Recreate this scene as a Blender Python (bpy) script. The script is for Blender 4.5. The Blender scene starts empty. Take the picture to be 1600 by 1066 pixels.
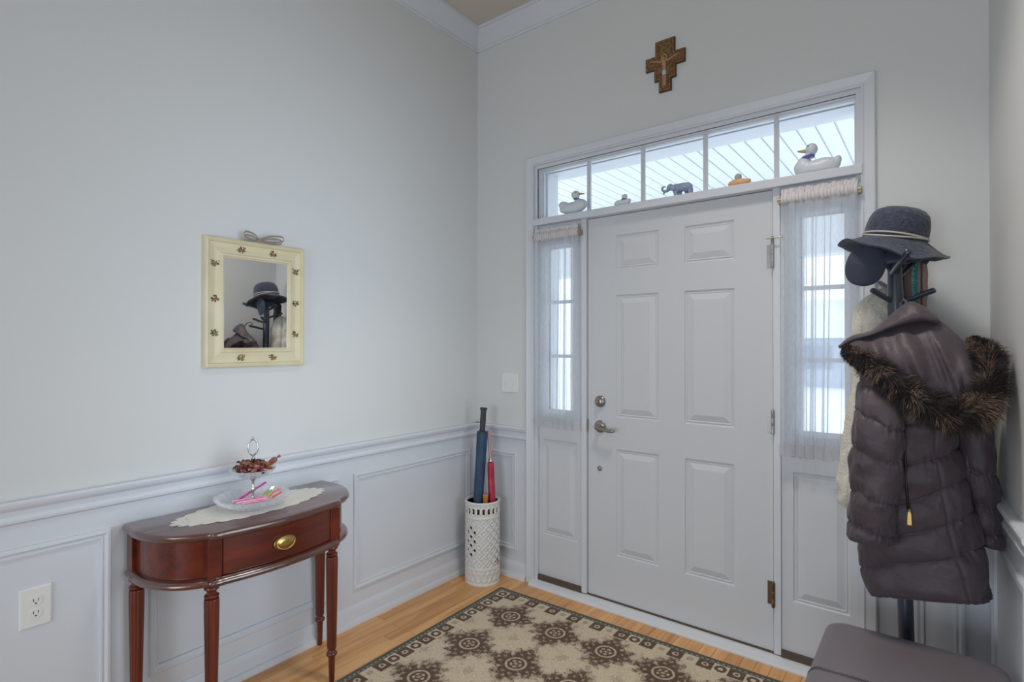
import bpy, bmesh, math, random
from math import sin, cos, pi, radians, sqrt, atan2, exp
from mathutils import Vector, Matrix, noise
random.seed(7)
S = bpy.context.scene
COL = S.collection

# ------------------------------------------------------------------ camera
CF, CYAW, CPITCH = 858.2542, 0.6595, 0.0055
CO = Vector((2.264, -2.5686, 1.3661))
_fw = Vector((-sin(CYAW)*cos(CPITCH), cos(CYAW)*cos(CPITCH), sin(CPITCH)))
_rt = Vector((cos(CYAW), sin(CYAW), 0.0))
_up = _rt.cross(_fw)
cam_d = bpy.data.cameras.new('camera')
cam = bpy.data.objects.new('camera', cam_d)
COL.objects.link(cam)
cam_d.sensor_width = 36.0
cam_d.lens = CF/1600*36.0
cam_d.clip_start = 0.02
cam.matrix_world = Matrix(((_rt.x, _up.x, -_fw.x, CO.x), (_rt.y, _up.y, -_fw.y, CO.y), (_rt.z, _up.z, -_fw.z, CO.z), (0, 0, 0, 1)))
S.camera = cam

# ------------------------------------------------------------------ world, lights, exposure
W = bpy.data.worlds.new('winter_sky')
S.world = W
W.use_nodes = True
bg = W.node_tree.nodes['Background']
bg.inputs[0].default_value = (0.86, 0.935, 1.0, 1)
bg.inputs[1].default_value = 2.3

def area(name, loc, rot, sx, sy, power, color):
    l = bpy.data.lights.new(name, 'AREA')
    l.shape = 'RECTANGLE'; l.size = sx; l.size_y = sy; l.energy = power; l.color = color
    o = bpy.data.objects.new(name, l); COL.objects.link(o)
    o.location = loc; o.rotation_euler = rot
    return o
# cool fill light added behind the camera, in place of unseen windows
area('rear_fill_light', (1.7, -5.9, 1.0), (radians(90), 0, 0), 2.0, 1.7, 60, (0.735, 0.865, 1.0))
# fill light added out of view on the right to brighten the left wall
side = area('side_fill_light', (2.47, -1.25, 1.35), (radians(90), 0, radians(90)), 1.1, 2.0, 6.3, (0.735, 0.865, 1.0))
side.data.spread = radians(75)
# unseen downward fill lights, added to lift floor, mouldings and furniture
for _x, _y, _p in ((1.7, -0.95, 9.0), (1.5, -2.3, 2.2)):
    _l = area('ceiling_fill_light', (_x, _y, 3.27), (0, 0, 0), 0.3, 0.3, _p, (1.0, 0.95, 0.88))
    _l.data.spread = radians(95)
S.view_settings.view_transform = 'Standard'
S.view_settings.look = 'None'
S.view_settings.exposure = 0.0
S.view_settings.gamma = 1.0
S.view_settings.use_curve_mapping = False

# ------------------------------------------------------------------ helpers
def PX(u, v, y):
    """point on the plane Y=y that the photograph shows at (u, v)"""
    d = _fw + _rt*((u-800)/CF) - _up*((v-533)/CF)
    return CO + d*((y-CO.y)/d.y)

def srgb(r, g, b):
    f = lambda c: (c/255/12.92) if c <= 10 else ((c/255+0.055)/1.055)**2.4
    return (f(r), f(g), f(b), 1)

def nd(nt, typ, **kw):
    n = nt.nodes.new(typ)
    for k, v in kw.items():
        if k.startswith('i_'):
            k = k[2:].replace('_', ' ')
            n.inputs[int(k) if k.isdigit() else k].default_value = v
        else:
            setattr(n, k, v)
    return n

def mat(name, col, rough=0.5, metal=0.0, bump=0.0, bscale=80.0, var=0.0, vscale=6.0, stretch=None, spec=0.5, sheen=0.0, trans=0.0, coat=0.0, col2=None, bdist=0.002):
    m = bpy.data.materials.new(name); m.use_nodes = True
    nt = m.node_tree; b = nt.nodes['Principled BSDF']
    b.inputs['Base Color'].default_value = col
    b.inputs['Roughness'].default_value = rough
    b.inputs['Metallic'].default_value = metal
    b.inputs['Specular IOR Level'].default_value = spec
    b.inputs['Sheen Weight'].default_value = sheen
    b.inputs['Transmission Weight'].default_value = trans
    b.inputs['Coat Weight'].default_value = coat
    b.inputs['Coat Roughness'].default_value = 0.12
    tc = nd(nt, 'ShaderNodeTexCoord'); mp = nd(nt, 'ShaderNodeMapping')
    nt.links.new(tc.outputs['Object'], mp.inputs[0])
    if stretch: mp.inputs['Scale'].default_value = stretch
    if var > 0 or col2:
        n = nd(nt, 'ShaderNodeTexNoise', i_Scale=vscale, i_Detail=6.0)
        nt.links.new(mp.outputs[0], n.inputs['Vector'])
        r = nd(nt, 'ShaderNodeValToRGB')
        c2 = col2 or (col[0]*(1-var), col[1]*(1-var), col[2]*(1-var), 1)
        r.color_ramp.elements[0].color = c2; r.color_ramp.elements[1].color = col
        r.color_ramp.elements[0].position = 0.3; r.color_ramp.elements[1].position = 0.7
        nt.links.new(n.outputs['Fac'], r.inputs[0]); nt.links.new(r.outputs[0], b.inputs['Base Color'])
    if bump > 0:
        n2 = nd(nt, 'ShaderNodeTexNoise', i_Scale=bscale, i_Detail=4.0)
        nt.links.new(mp.outputs[0], n2.inputs['Vector'])
        bp = nd(nt, 'ShaderNodeBump', i_Strength=bump, i_Distance=bdist)
        nt.links.new(n2.outputs['Fac'], bp.inputs['Height']); nt.links.new(bp.outputs[0], b.inputs['Normal'])
    return m

class MB:
    def __init__(s): s.v = []; s.f = []; s.mi = []
    def add(s, vs, fs, mi=0):
        o = len(s.v); s.v += [tuple(p) for p in vs]
        for f in fs: s.f.append(tuple(i+o for i in f)); s.mi.append(mi)
    def box(s, a, b, mi=0, tf=None):
        x0, y0, z0 = a; x1, y1, z1 = b
        vs = [(x0,y0,z0),(x1,y0,z0),(x1,y1,z0),(x0,y1,z0),(x0,y0,z1),(x1,y0,z1),(x1,y1,z1),(x0,y1,z1)]
        if tf: vs = [tf(Vector(p)) for p in vs]
        s.add(vs, [(0,3,2,1),(4,5,6,7),(0,1,5,4),(1,2,6,5),(2,3,7,6),(3,0,4,7)], mi)
    def rings(s, R, closed=True, cap0=True, cap1=True, mi=0):
        n = len(R[0]); vs = [p for r in R for p in r]; fs = []
        for i in range(len(R)-1):
            for j in range(n if closed else n-1):
                k = (j+1) % n
                fs.append((i*n+j, i*n+k, (i+1)*n+k, (i+1)*n+j))
        if closed and cap0: fs.append(tuple(range(n-1, -1, -1)))
        if closed and cap1: fs.append(tuple((len(R)-1)*n+j for j in range(n)))
        s.add(vs, fs, mi)
    def lathe(s, prof, n=32, c=(0,0,0), rf=None, mi=0, tf=None):
        R = []
        for (r, z) in prof:
            ring = []
            for j in range(n):
                a = 2*pi*j/n; rr = r*(rf(a, z) if rf else 1)
                p = Vector((c[0]+rr*cos(a), c[1]+rr*sin(a), c[2]+z))
                ring.append(tf(p) if tf else p)
            R.append(ring)
        s.rings(R, mi=mi)
    def tube(s, path, rad, n=10, mi=0, flat=None):
        P = [Vector(p) for p in path]
        if not isinstance(rad, (list, tuple)): rad = [rad]*len(P)
        R = []; ref = None
        for i, p in enumerate(P):
            t = (P[min(i+1, len(P)-1)] - P[max(i-1, 0)])
            t = t.normalized() if t.length > 1e-9 else Vector((0, 0, 1))
            if ref is None:
                ref = Vector((0, 0, 1)) if abs(t.z) < 0.9 else Vector((0, 1, 0))
            a = (ref - t*ref.dot(t)).normalized(); b = t.cross(a); ref = a
            R.append([p + (a*cos(2*pi*j/n)*(flat or 1) + b*sin(2*pi*j/n))*rad[i] for j in range(n)])
        s.rings(R, mi=mi)
    def ell(s, c, r, n=16, m=10, mi=0, rot=None):
        R = []
        for i in range(m+1):
            t = pi*i/m; t = min(max(t, 0.02), pi-0.02)
            ring = []
            for j in range(n):
                a = 2*pi*j/n
                p = Vector((r[0]*sin(t)*cos(a), r[1]*sin(t)*sin(a), -r[2]*cos(t)))
                if rot: p = rot @ p
                ring.append(p + Vector(c))
            R.append(ring)
        s.rings(R, mi=mi)

def kids_of(): pass
def build(mb, name, mats, parent=None, smooth=False, kind=None, label=None, cat=None, group=None, recenter=None, fix=True, bevel=0, sub=0):
    me = bpy.data.meshes.new(name)
    me.from_pydata(mb.v, [], mb.f)
    if not isinstance(mats, (list, tuple)): mats = [mats]
    for m in mats: me.materials.append(m)
    if any(mb.mi):
        me.polygons.foreach_set('material_index', mb.mi)
    if fix:
        bm = bmesh.new(); bm.from_mesh(me); bmesh.ops.recalc_face_normals(bm, faces=bm.faces); bm.to_mesh(me); bm.free()
    if smooth is True:
        me.polygons.foreach_set('use_smooth', [True]*len(me.polygons))
    elif smooth:
        me.polygons.foreach_set('use_smooth', [True]*len(me.polygons))
        me.set_sharp_from_angle(angle=radians(smooth))
    o = bpy.data.objects.new(name, me); COL.objects.link(o)
    if parent is not None:
        o.parent = parent
        base = Vector((0, 0, 0)); p = parent
        o.matrix_parent_inverse = world_of(parent).inverted()
    elif recenter is None or recenter:
        lo = [min(p[i] for p in mb.v) for i in range(3)]; hi = [max(p[i] for p in mb.v) for i in range(3)]
        c = Vector(((lo[0]+hi[0])/2, (lo[1]+hi[1])/2, lo[2]))
        me.transform(Matrix.Translation(-c)); o.location = c
    tag(o, kind, label, cat, group)
    if bevel:
        md = o.modifiers.new('bevel', 'BEVEL'); md.width = bevel; md.segments = 2; md.limit_method = 'ANGLE'
    if sub:
        md = o.modifiers.new('sub', 'SUBSURF'); md.levels = sub; md.render_levels = sub
    return o
def world_of(o):
    m = Matrix.LocRotScale(o.location, o.rotation_euler, o.scale)
    if o.parent: m = world_of(o.parent) @ o.matrix_parent_inverse @ m
    return m
def tag(o, kind=None, label=None, cat=None, group=None):
    if kind: o['kind'] = kind
    if label: o['label'] = label
    if cat: o['category'] = cat
    if group: o['group'] = group
def thing(name, loc, label, cat, group=None, kind=None):
    o = bpy.data.objects.new(name, None); COL.objects.link(o)
    o.location = loc; o.empty_display_size = 0.05
    tag(o, kind, label, cat, group)
    return o
def copy_tree(o, parent=None):
    c = o.copy(); COL.objects.link(c)
    if parent is not None: c.parent = parent
    for ch in list(o.children): copy_tree(ch, c)
    return c
def interp(tab, t):
    """piecewise smooth interpolation of rows [(t, a, b, ...)]"""
    if t <= tab[0][0]: return list(tab[0][1:])
    for i in range(len(tab)-1):
        if t <= tab[i+1][0]:
            k = (t-tab[i][0])/(tab[i+1][0]-tab[i][0])
            p0 = tab[max(i-1, 0)]; p1 = tab[i]; p2 = tab[i+1]; p3 = tab[min(i+2, len(tab)-1)]
            out = []
            for j in range(1, len(p1)):
                m1 = (p2[j]-p0[j])/max(p2[0]-p0[0], 1e-9)*(p2[0]-p1[0]); m2 = (p3[j]-p1[j])/max(p3[0]-p1[0], 1e-9)*(p2[0]-p1[0])
                out.append((2*k**3-3*k*k+1)*p1[j]+(k**3-2*k*k+k)*m1+(-2*k**3+3*k*k)*p2[j]+(k**3-k*k)*m2)
            return out
    return list(tab[-1][1:])
def curve(pts, n):
    """n samples along a smooth curve through pts (tuples)"""
    tab = [(i,)+tuple(p) for i, p in enumerate(pts)]
    return [interp(tab, i*(len(pts)-1)/(n-1)) for i in range(n)]

# ------------------------------------------------------------------ materials
M_wall = mat('wall_paint', srgb(224, 224, 222), 0.75, bump=0.05, bscale=220, spec=0.3)
M_white = mat('white_trim_paint', srgb(222, 225, 230), 0.4, bump=0.03, bscale=60, spec=0.4)
M_door = mat('door_paint', srgb(216, 218, 221), 0.42, bump=0.04, bscale=40, spec=0.4)
M_ceil = mat('ceiling_paint', srgb(214, 205, 192), 0.85, bump=0.05, bscale=200, spec=0.2)
M_brown = mat('brown_weatherstrip', srgb(92, 74, 62), 0.6)
M_nickel = mat('satin_nickel', srgb(165, 160, 152), 0.32, metal=1.0)
M_brass = mat('brass', srgb(176, 164, 132), 0.45, metal=0.7)
M_goldm = mat('gold_metal', srgb(205, 175, 105), 0.28, metal=1.0)
M_hinge = mat('painted_hinge', srgb(178, 178, 176), 0.35, metal=0.6)
M_dark = mat('dark_gap', srgb(40, 38, 36), 0.8)
M_plate = mat('white_plastic', srgb(238, 238, 234), 0.3)
M_slot = mat('black_slot', srgb(35, 35, 38), 0.6)
M_silver = mat('silver', srgb(200, 198, 195), 0.2, metal=1.0)

def wood_mat(name, c1, c2, rough, scale=1.0, random_tone=0.0, axis=1, coat=0.0):
    m = bpy.data.materials.new(name); m.use_nodes = True
    nt = m.node_tree; b = nt.nodes['Principled BSDF']; L = nt.links.new
    tc = nd(nt, 'ShaderNodeTexCoord'); mp = nd(nt, 'ShaderNodeMapping')
    sc = [26*scale]*3; sc[axis] = 1.6*scale
    mp.inputs['Scale'].default_value = sc
    oi = nd(nt, 'ShaderNodeObjectInfo')
    cx = nd(nt, 'ShaderNodeCombineXYZ'); mu = nd(nt, 'ShaderNodeMath', operation='MULTIPLY'); mu.inputs[1].default_value = 37.0
    L(oi.outputs['Random'], mu.inputs[0])
    for i in range(3): L(mu.outputs[0], cx.inputs[i])
    L(tc.outputs['Object'], mp.inputs[0]); L(cx.outputs[0], mp.inputs['Location'])
    n = nd(nt, 'ShaderNodeTexNoise', i_Scale=1.0, i_Detail=5.0, i_Roughness=0.6, i_Distortion=0.6)
    L(mp.outputs[0], n.inputs['Vector'])
    r = nd(nt, 'ShaderNodeValToRGB'); r.color_ramp.elements[0].color = c2; r.color_ramp.elements[1].color = c1
    r.color_ramp.elements[0].position = 0.34; r.color_ramp.elements[1].position = 0.62
    L(n.outputs['Fac'], r.inputs[0])
    if random_tone > 0:
        hs = nd(nt, 'ShaderNodeHueSaturation')
        mr = nd(nt, 'ShaderNodeMapRange'); mr.inputs['To Min'].default_value = 1-random_tone; mr.inputs['To Max'].default_value = 1+random_tone
        L(oi.outputs['Random'], mr.inputs['Value']); L(mr.outputs[0], hs.inputs['Value'])
        L(r.outputs[0], hs.inputs['Color']); L(hs.outputs[0], b.inputs['Base Color'])
    else:
        L(r.outputs[0], b.inputs['Base Color'])
    b.inputs['Roughness'].default_value = rough
    b.inputs['Coat Weight'].default_value = coat; b.inputs['Coat Roughness'].default_value = 0.15
    bp = nd(nt, 'ShaderNodeBump', i_Strength=0.08, i_Distance=0.002)
    L(n.outputs['Fac'], bp.inputs['Height']); L(bp.outputs[0], b.inputs['Normal'])
    return m
M_oak = wood_mat('oak_floor', srgb(236, 182, 122), srgb(206, 144, 86), 0.32, 1.0, 0.12)
M_mahog = wood_mat('mahogany', srgb(112, 42, 24), srgb(76, 25, 15), 0.25, 0.6, 0, axis=1, coat=0.35)
M_mtop = wood_mat('mahogany_polished', srgb(98, 44, 32), srgb(72, 30, 22), 0.2, 0.6, 0, axis=1, coat=1.0)
M_mtop.node_tree.nodes['Principled BSDF'].inputs['Coat IOR'].default_value = 1.9
M_mtop.node_tree.nodes['Principled BSDF'].inputs['Coat Roughness'].default_value = 0.22
M_mahogv = wood_mat('mahogany_leg', srgb(116, 46, 28), srgb(70, 24, 16), 0.25, 0.8, 0, axis=2, coat=0.5)

def glass_mat(name, tint, fac_ior=1.45):
    m = bpy.data.materials.new(name); m.use_nodes = True
    nt = m.node_tree; nt.nodes.remove(nt.nodes['Principled BSDF']); L = nt.links.new
    out = nt.nodes['Material Output']
    t = nd(nt, 'ShaderNodeBsdfTransparent'); t.inputs[0].default_value = tint
    g = nd(nt, 'ShaderNodeBsdfGlossy'); g.inputs['Roughness'].default_value = 0.02
    fr = nd(nt, 'ShaderNodeFresnel', i_IOR=fac_ior); mx = nd(nt, 'ShaderNodeMixShader')
    L(fr.outputs[0], mx.inputs[0]); L(t.outputs[0], mx.inputs[1]); L(g.outputs[0], mx.inputs[2]); L(mx.outputs[0], out.inputs[0])
    return m
M_pane = glass_mat('window_glass', (0.97, 0.985, 1.0, 1))

def sheer_mat(name, col, opacity):
    m = bpy.data.materials.new(name); m.use_nodes = True
    nt = m.node_tree; nt.nodes.remove(nt.nodes['Principled BSDF']); L = nt.links.new
    out = nt.nodes['Material Output']
    t = nd(nt, 'ShaderNodeBsdfTransparent')
    d = nd(nt, 'ShaderNodeBsdfDiffuse'); d.inputs[0].default_value = col
    tl = nd(nt, 'ShaderNodeBsdfTranslucent'); tl.inputs[0].default_value = col
    m1 = nd(nt, 'ShaderNodeMixShader'); m1.inputs[0].default_value = 0.6
    L(d.outputs[0], m1.inputs[1]); L(tl.outputs[0], m1.inputs[2])
    tc = nd(nt, 'ShaderNodeTexCoord'); mp = nd(nt, 'ShaderNodeMapping'); mp.inputs['Scale'].default_value = (160, 160, 40)
    n = nd(nt, 'ShaderNodeTexNoise', i_Scale=1.0, i_Detail=3.0)
    L(tc.outputs['Object'], mp.inputs[0]); L(mp.outputs[0], n.inputs['Vector'])
    mr = nd(nt, 'ShaderNodeMapRange'); mr.inputs['To Min'].default_value = opacity-0.1; mr.inputs['To Max'].default_value = opacity+0.1
    L(n.outputs['Fac'], mr.inputs['Value'])
    mx = nd(nt, 'ShaderNodeMixShader')
    L(mr.outputs[0], mx.inputs[0]); L(t.outputs[0], mx.inputs[1]); L(m1.outputs[0], mx.inputs[2]); L(mx.outputs[0], out.inputs[0])
    return m
M_sheer = sheer_mat('sheer_curtain', srgb(242, 246, 252), 0.56)
M_hem = sheer_mat('curtain_hem', srgb(235, 236, 240), 0.8)
M_ruffle = mat('curtain_header', srgb(226, 220, 220), 0.8, bump=0.3, bscale=120)

# ------------------------------------------------------------------ walls
RA = radians(3.85)
WC = 2.41                                    # right-hand corner on the door wall
CEIL = 3.282
def WL(s, n, z): return Vector((n, -s, z))                                   # left wall: s runs towards the viewer
def WF(s, n, z): return Vector((s, -n, z))                                   # door wall: s runs to the right
def WR(s, n, z): return Vector((WC + s*sin(RA) - n*cos(RA), -s*cos(RA) - n*sin(RA), z))   # right wall
def extr(mb, F, prof, s0, s1, mi=0):
    mb.rings([[F(s0, n, z) for n, z in prof], [F(s1, n, z) for n, z in prof]], mi=mi)
def rect_rings(mb, F, s0, s1, z0, z1, prof, n0=0.0, fill=False, mi=0):
    R = []
    for (i, h) in prof:
        R.append([F(s0+i, n0+h, z0+i), F(s1-i, n0+h, z0+i), F(s1-i, n0+h, z1-i), F(s0+i, n0+h, z1-i)])
    mb.rings(R, cap0=False, cap1=fill, mi=mi)
def fbox(mb, F, s0, s1, n0, n1, z0, z1, mi=0):
    vs = [F(s, n, z) for z in (z0, z1) for (s, n) in ((s0, n0), (s1, n0), (s1, n1), (s0, n1))]
    mb.add(vs, [(0,3,2,1),(4,5,6,7),(0,1,5,4),(1,2,6,5),(2,3,7,6),(3,0,4,7)], mi)

YB = 6.0
mb = MB(); mb.box((-0.12, -YB-0.12, -0.02), (0, 0.2, CEIL)); wall_left = build(mb, 'wall_left', M_wall, kind='structure')
OX0, OX1, OZ1 = 0.436, 2.026, 2.386
mb = MB()
mb.box((0, 0, -0.02), (OX0, 0.2, CEIL)); mb.box((OX1, 0, -0.02), (WC+0.3, 0.2, CEIL)); mb.box((OX0, 0, OZ1), (OX1, 0.2, CEIL))
wall_front = build(mb, 'wall_front', M_wall, kind='structure')
mb = MB(); fbox(mb, WR, 0.0, 0.70, -0.12, 0, -0.02, CEIL); fbox(mb, WR, 0.70, 4.2, -0.12, 0, 2.35, CEIL); fbox(mb, WR, 4.2, YB+0.3, -0.12, 0, -0.02, CEIL); wall_right = build(mb, 'wall_right', M_wall, kind='structure')  # wide opening in the unseen stretch is invented for the side fill light
mb = MB(); mb.box((-0.12, -YB-0.12, -0.02), (3.3, -YB, CEIL)); build(mb, 'wall_rear', M_wall, kind='structure')
mb = MB(); fbox(mb, WR, -0.1, 6.3, -0.40, -0.28, -0.02, CEIL); build(mb, 'wall_side', M_wall, kind='structure')  # closes the invented opening in the right wall against the sky
mb = MB(); mb.box((-0.12, -YB-0.12, CEIL), (3.3, 0.2, CEIL+0.1)); build(mb, 'ceiling', M_ceil, kind='structure')

# white wainscot below the chair rail
def wains(F, s0, s1, wall):
    m = MB(); fbox(m, F, s0, s1, -0.002, 0.0015, 0.0, 0.83); build(m, 'wainscot', M_white, wall)
wains(WL, 0, YB, wall_left); wains(WF, 0, 0.40, wall_front); wains(WF, 2.06, WC, wall_front); wains(WR, 0, 0.70, wall_right)
# panel mouldings, chair rails, baseboards, crown
MOULD = [(0, 0), (0.0, 0.009), (0.004, 0.013), (0.012, 0.014), (0.019, 0.009), (0.024, 0.008), (0.026, 0.011), (0.031, 0.010), (0.033, 0.0)]
def moulding(F, s0, s1, z0, z1, wall):
    m = MB(); rect_rings(m, F, s0, s1, z0, z1, MOULD); build(m, 'panel_moulding', M_white, wall)
for s0, s1 in ((0.075, 0.918), (1.0, 1.799), (1.914, 2.75), (2.85, 3.7)): moulding(WL, s0, s1, 0.162, 0.732, wall_left)
moulding(WF, 0.08, 0.313, 0.155, 0.732, wall_front); moulding(WF, 2.188, 2.34, 0.155, 0.732, wall_front)
moulding(WR, 0.10, 0.62, 0.162, 0.732, wall_right)
RAIL = [(0, 0.882), (0.026, 0.882), (0.030, 0.876), (0.029, 0.866), (0.022, 0.856), (0.012, 0.850), (0.010, 0.832), (0.013, 0.828), (0.018, 0.822), (0.017, 0.814), (0.010, 0.808), (0, 0.805)]
BASE = [(0, 0.092), (0.007, 0.091), (0.010, 0.085), (0.013, 0.076), (0.015, 0.070), (0.015, 0.026), (0.026, 0.024), (0.030, 0.014), (0.031, 0), (0, 0)]
CROWN = [(0, CEIL-0.103), (0.008, CEIL-0.103), (0.012, CEIL-0.094), (0.010, CEIL-0.086), (0.020, CEIL-0.078), (0.032, CEIL-0.055), (0.052, CEIL-0.033), (0.068, CEIL-0.022), (0.074, CEIL-0.014), (0.086, CEIL-0.012), (0.088, CEIL), (0, CEIL)]
tn = [10]
def trim(F, prof, s0, s1, name=None):
    m = MB(); extr(m, F, prof, s0, s1)
    if not name:
        tn[0] += 1; name = 'trim_%d' % tn[0]
    return build(m, name, M_white, kind='structure', smooth=35)
trim(WL, RAIL, 0, YB, 'trim_1'); trim(WF, RAIL, 0, 0.388, 'trim_2'); trim(WF, RAIL, 2.077, WC, 'trim_3'); trim(WR, RAIL, 0, 0.70, 'trim_4')
trim(WL, BASE, 0, YB, 'baseboard_left'); trim(WF, BASE, 0, 0.385, 'baseboard_front'); trim(WF, BASE, 2.08, WC, 'baseboard_front_2'); trim(WR, BASE, 0, 0.70, 'baseboard_right')
trim(WL, CROWN, 0, YB, 'trim_5'); trim(WF, CROWN, 0, WC, 'trim_6'); trim(WR, CROWN, 0, YB, 'trim_7')

# door casing (three mitred sides in one frame)
mb = MB()
CAS = [(0.0, 0.0), (0.0, 0.012), (0.006, 0.015), (0.012, 0.011), (0.018, 0.012), (0.036, 0.017), (0.044, 0.020), (0.048, 0.018), (0.050, 0.0)]
R = []
for o, h in CAS:
    R.append([WF(OX0-o, h, 0), WF(OX0-o, h, OZ1+o), WF(OX1+o, h, OZ1+o), WF(OX1+o, h, 0)])
mb.rings(R, closed=False)
build(mb, 'trim_8', M_white, kind='structure')
# jambs, head and mullion posts round the whole unit
mb = MB()
fbox(mb, WF, OX0, OX0+0.018, -0.2, -0.004, 0, OZ1); fbox(mb, WF, OX1-0.018, OX1, -0.2, -0.004, 0, OZ1)
fbox(mb, WF, OX0+0.018, OX1-0.018, -0.2, -0.004, OZ1-0.018, OZ1)
fbox(mb, WF, 0.742, 0.772, -0.10, -0.006, 0.03, 2.05); fbox(mb, WF, 1.700, 1.728, -0.10, -0.006, 0.03, 2.05)
build(mb, 'trim_9', M_white, kind='structure')
# transom bar / ledge
mb = MB(); fbox(mb, WF, OX0+0.004, 2.032, -0.10, 0.020, 2.040, 2.078); build(mb, 'trim_10', M_white, kind='structure', bevel=0.003)
# threshold with a brown sweep above it
mb = MB(); extr(mb, WF, [(0.052, 0), (0.052, 0.006), (0.045, 0.016), (0.005, 0.024), (-0.12, 0.024), (-0.12, 0)], OX0-0.01, OX1+0.01)
thr = build(mb, 'trim_11', M_white, kind='structure')
for a, b in ((0.455, 0.741), (1.729, 2.008)):
    mb = MB(); fbox(mb, WF, a, b, -0.09, -0.004, 0.024, 0.052); build(mb, 'sill_strip', M_brown, thr)
mb = MB(); fbox(mb, WF, 0.773, 1.699, -0.07, -0.012, 0.018, 0.030); build(mb, 'sill_strip', M_brown, thr)

# ------------------------------------------------------------------ front door
DX0, DX1, DZ0, DZ1, DY = 0.7765, 1.6955, 0.031, 2.036, -0.020
RAISED = [(0, 0), (0.003, -0.005), (0.008, -0.007), (0.013, -0.003), (0.018, -0.005), (0.046, 0.0035), (0.047, 0.0035)]
def slab(F, s0, s1, z0, z1, n0, thick, holes):
    """slab face with rectangular holes cut out, plus sides and back"""
    m = MB()
    xs = sorted({s0, s1, *[h[0] for h in holes], *[h[1] for h in holes]}); zs = sorted({z0, z1, *[h[2] for h in holes], *[h[3] for h in holes]})
    inh = lambda x, z: any(h[0] < x < h[1] and h[2] < z < h[3] for h in holes)
    for i in range(len(xs)-1):
        for j in range(len(zs)-1):
            if not inh((xs[i]+xs[i+1])/2, (zs[j]+zs[j+1])/2):
                for nn in (n0, n0-thick):
                    m.add([F(xs[i], nn, zs[j]), F(xs[i+1], nn, zs[j]), F(xs[i+1], nn, zs[j+1]), F(xs[i], nn, zs[j+1])], [(0, 1, 2, 3)])
    m.rings([[F(s0, n, z0), F(s1, n, z0), F(s1, n, z1), F(s0, n, z1)] for n in (n0, n0-thick)], cap0=False, cap1=False)
    for h in holes:
        m.rings([[F(h[0], n, h[2]), F(h[1], n, h[2]), F(h[1], n, h[3]), F(h[0], n, h[3])] for n in (n0, n0-thick)], cap0=False, cap1=False)
    return m
pan = [(a, b, c, d) for (c, d) in ((0.268, 0.820), (0.985, 1.621), (1.753, 1.932)) for (a, b) in ((0.942, 1.173), (1.304, 1.534))]
door = build(slab(WF, DX0, DX1, DZ0, DZ1, DY, 0.042, pan), 'door_1', M_door, kind='structure', fix=False)
for h in pan:
    m = MB(); rect_rings(m, WF, h[0], h[1], h[2], h[3], RAISED, n0=DY, fill=True)
    m.add([WF(h[0], DY-0.035, h[2]), WF(h[1], DY-0.035, h[2]), WF(h[1], DY-0.035, h[3]), WF(h[0], DY-0.035, h[3])], [(0, 1, 2, 3)])
    build(m, 'door_panel', M_door, door)
def disc(mb, F, s, z, n0, prof, n=24, mi=0):
    mb.rings([[F(s+r*cos(2*pi*j/n), n0+h, z+r*sin(2*pi*j/n)) for j in range(n)] for r, h in prof], mi=mi)
# lever handle
m = MB(); disc(m, WF, 0.850, 0.930, DY, [(0.033, 0), (0.033, 0.005), (0.028, 0.010), (0.014, 0.013), (0.013, 0.045), (0.009, 0.047)])
hd = build(m, 'handle_rose', M_nickel, door, smooth=40)
m = MB()
pts = curve([(0.845, 0.041, 0.930), (0.865, 0.046, 0.930), (0.895, 0.050, 0.922), (0.925, 0.052, 0.918), (0.955, 0.047, 0.921)], 20)
m.tube([WF(p[0], p[1]-0.020, p[2]) for p in pts], [0.010, 0.010, 0.0095]+[0.009]*13+[0.0095, 0.0105, 0.010, 0.006], 12)
build(m, 'lever', M_nickel, hd, smooth=True)
# deadbolt with thumb turn
m = MB(); disc(m, WF, 0.850, 1.062, DY, [(0.031, 0), (0.031, 0.006), (0.026, 0.012), (0.020, 0.014), (0.019, 0.022), (0.016, 0.024)])
db = build(m, 'deadbolt', M_nickel, door, smooth=40)
m = MB(); m.ell(WF(0.850, DY+0.030, 1.062), (0.006, 0.012, 0.017)); build(m, 'thumb_turn', M_nickel, db, smooth=True)
m = MB(); disc(m, WF, 0.846, 0.708, DY, [(0.013, 0), (0.013, 0.004), (0.008, 0.008), (0.006, 0.009)]); build(m, 'lower_lock', M_nickel, door, smooth=40)
m = MB(); disc(m, WF, 1.235, 1.985, DY, [(0.007, 0), (0.006, 0.002), (0.002, 0.003)]); build(m, 'peephole_cap', M_door, door, smooth=40)
m = MB(); fbox(m, WF, 0.768, 0.779, -0.02, -0.010, 0.905, 0.965); build(m, 'strike_plate', M_nickel, door)
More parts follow.
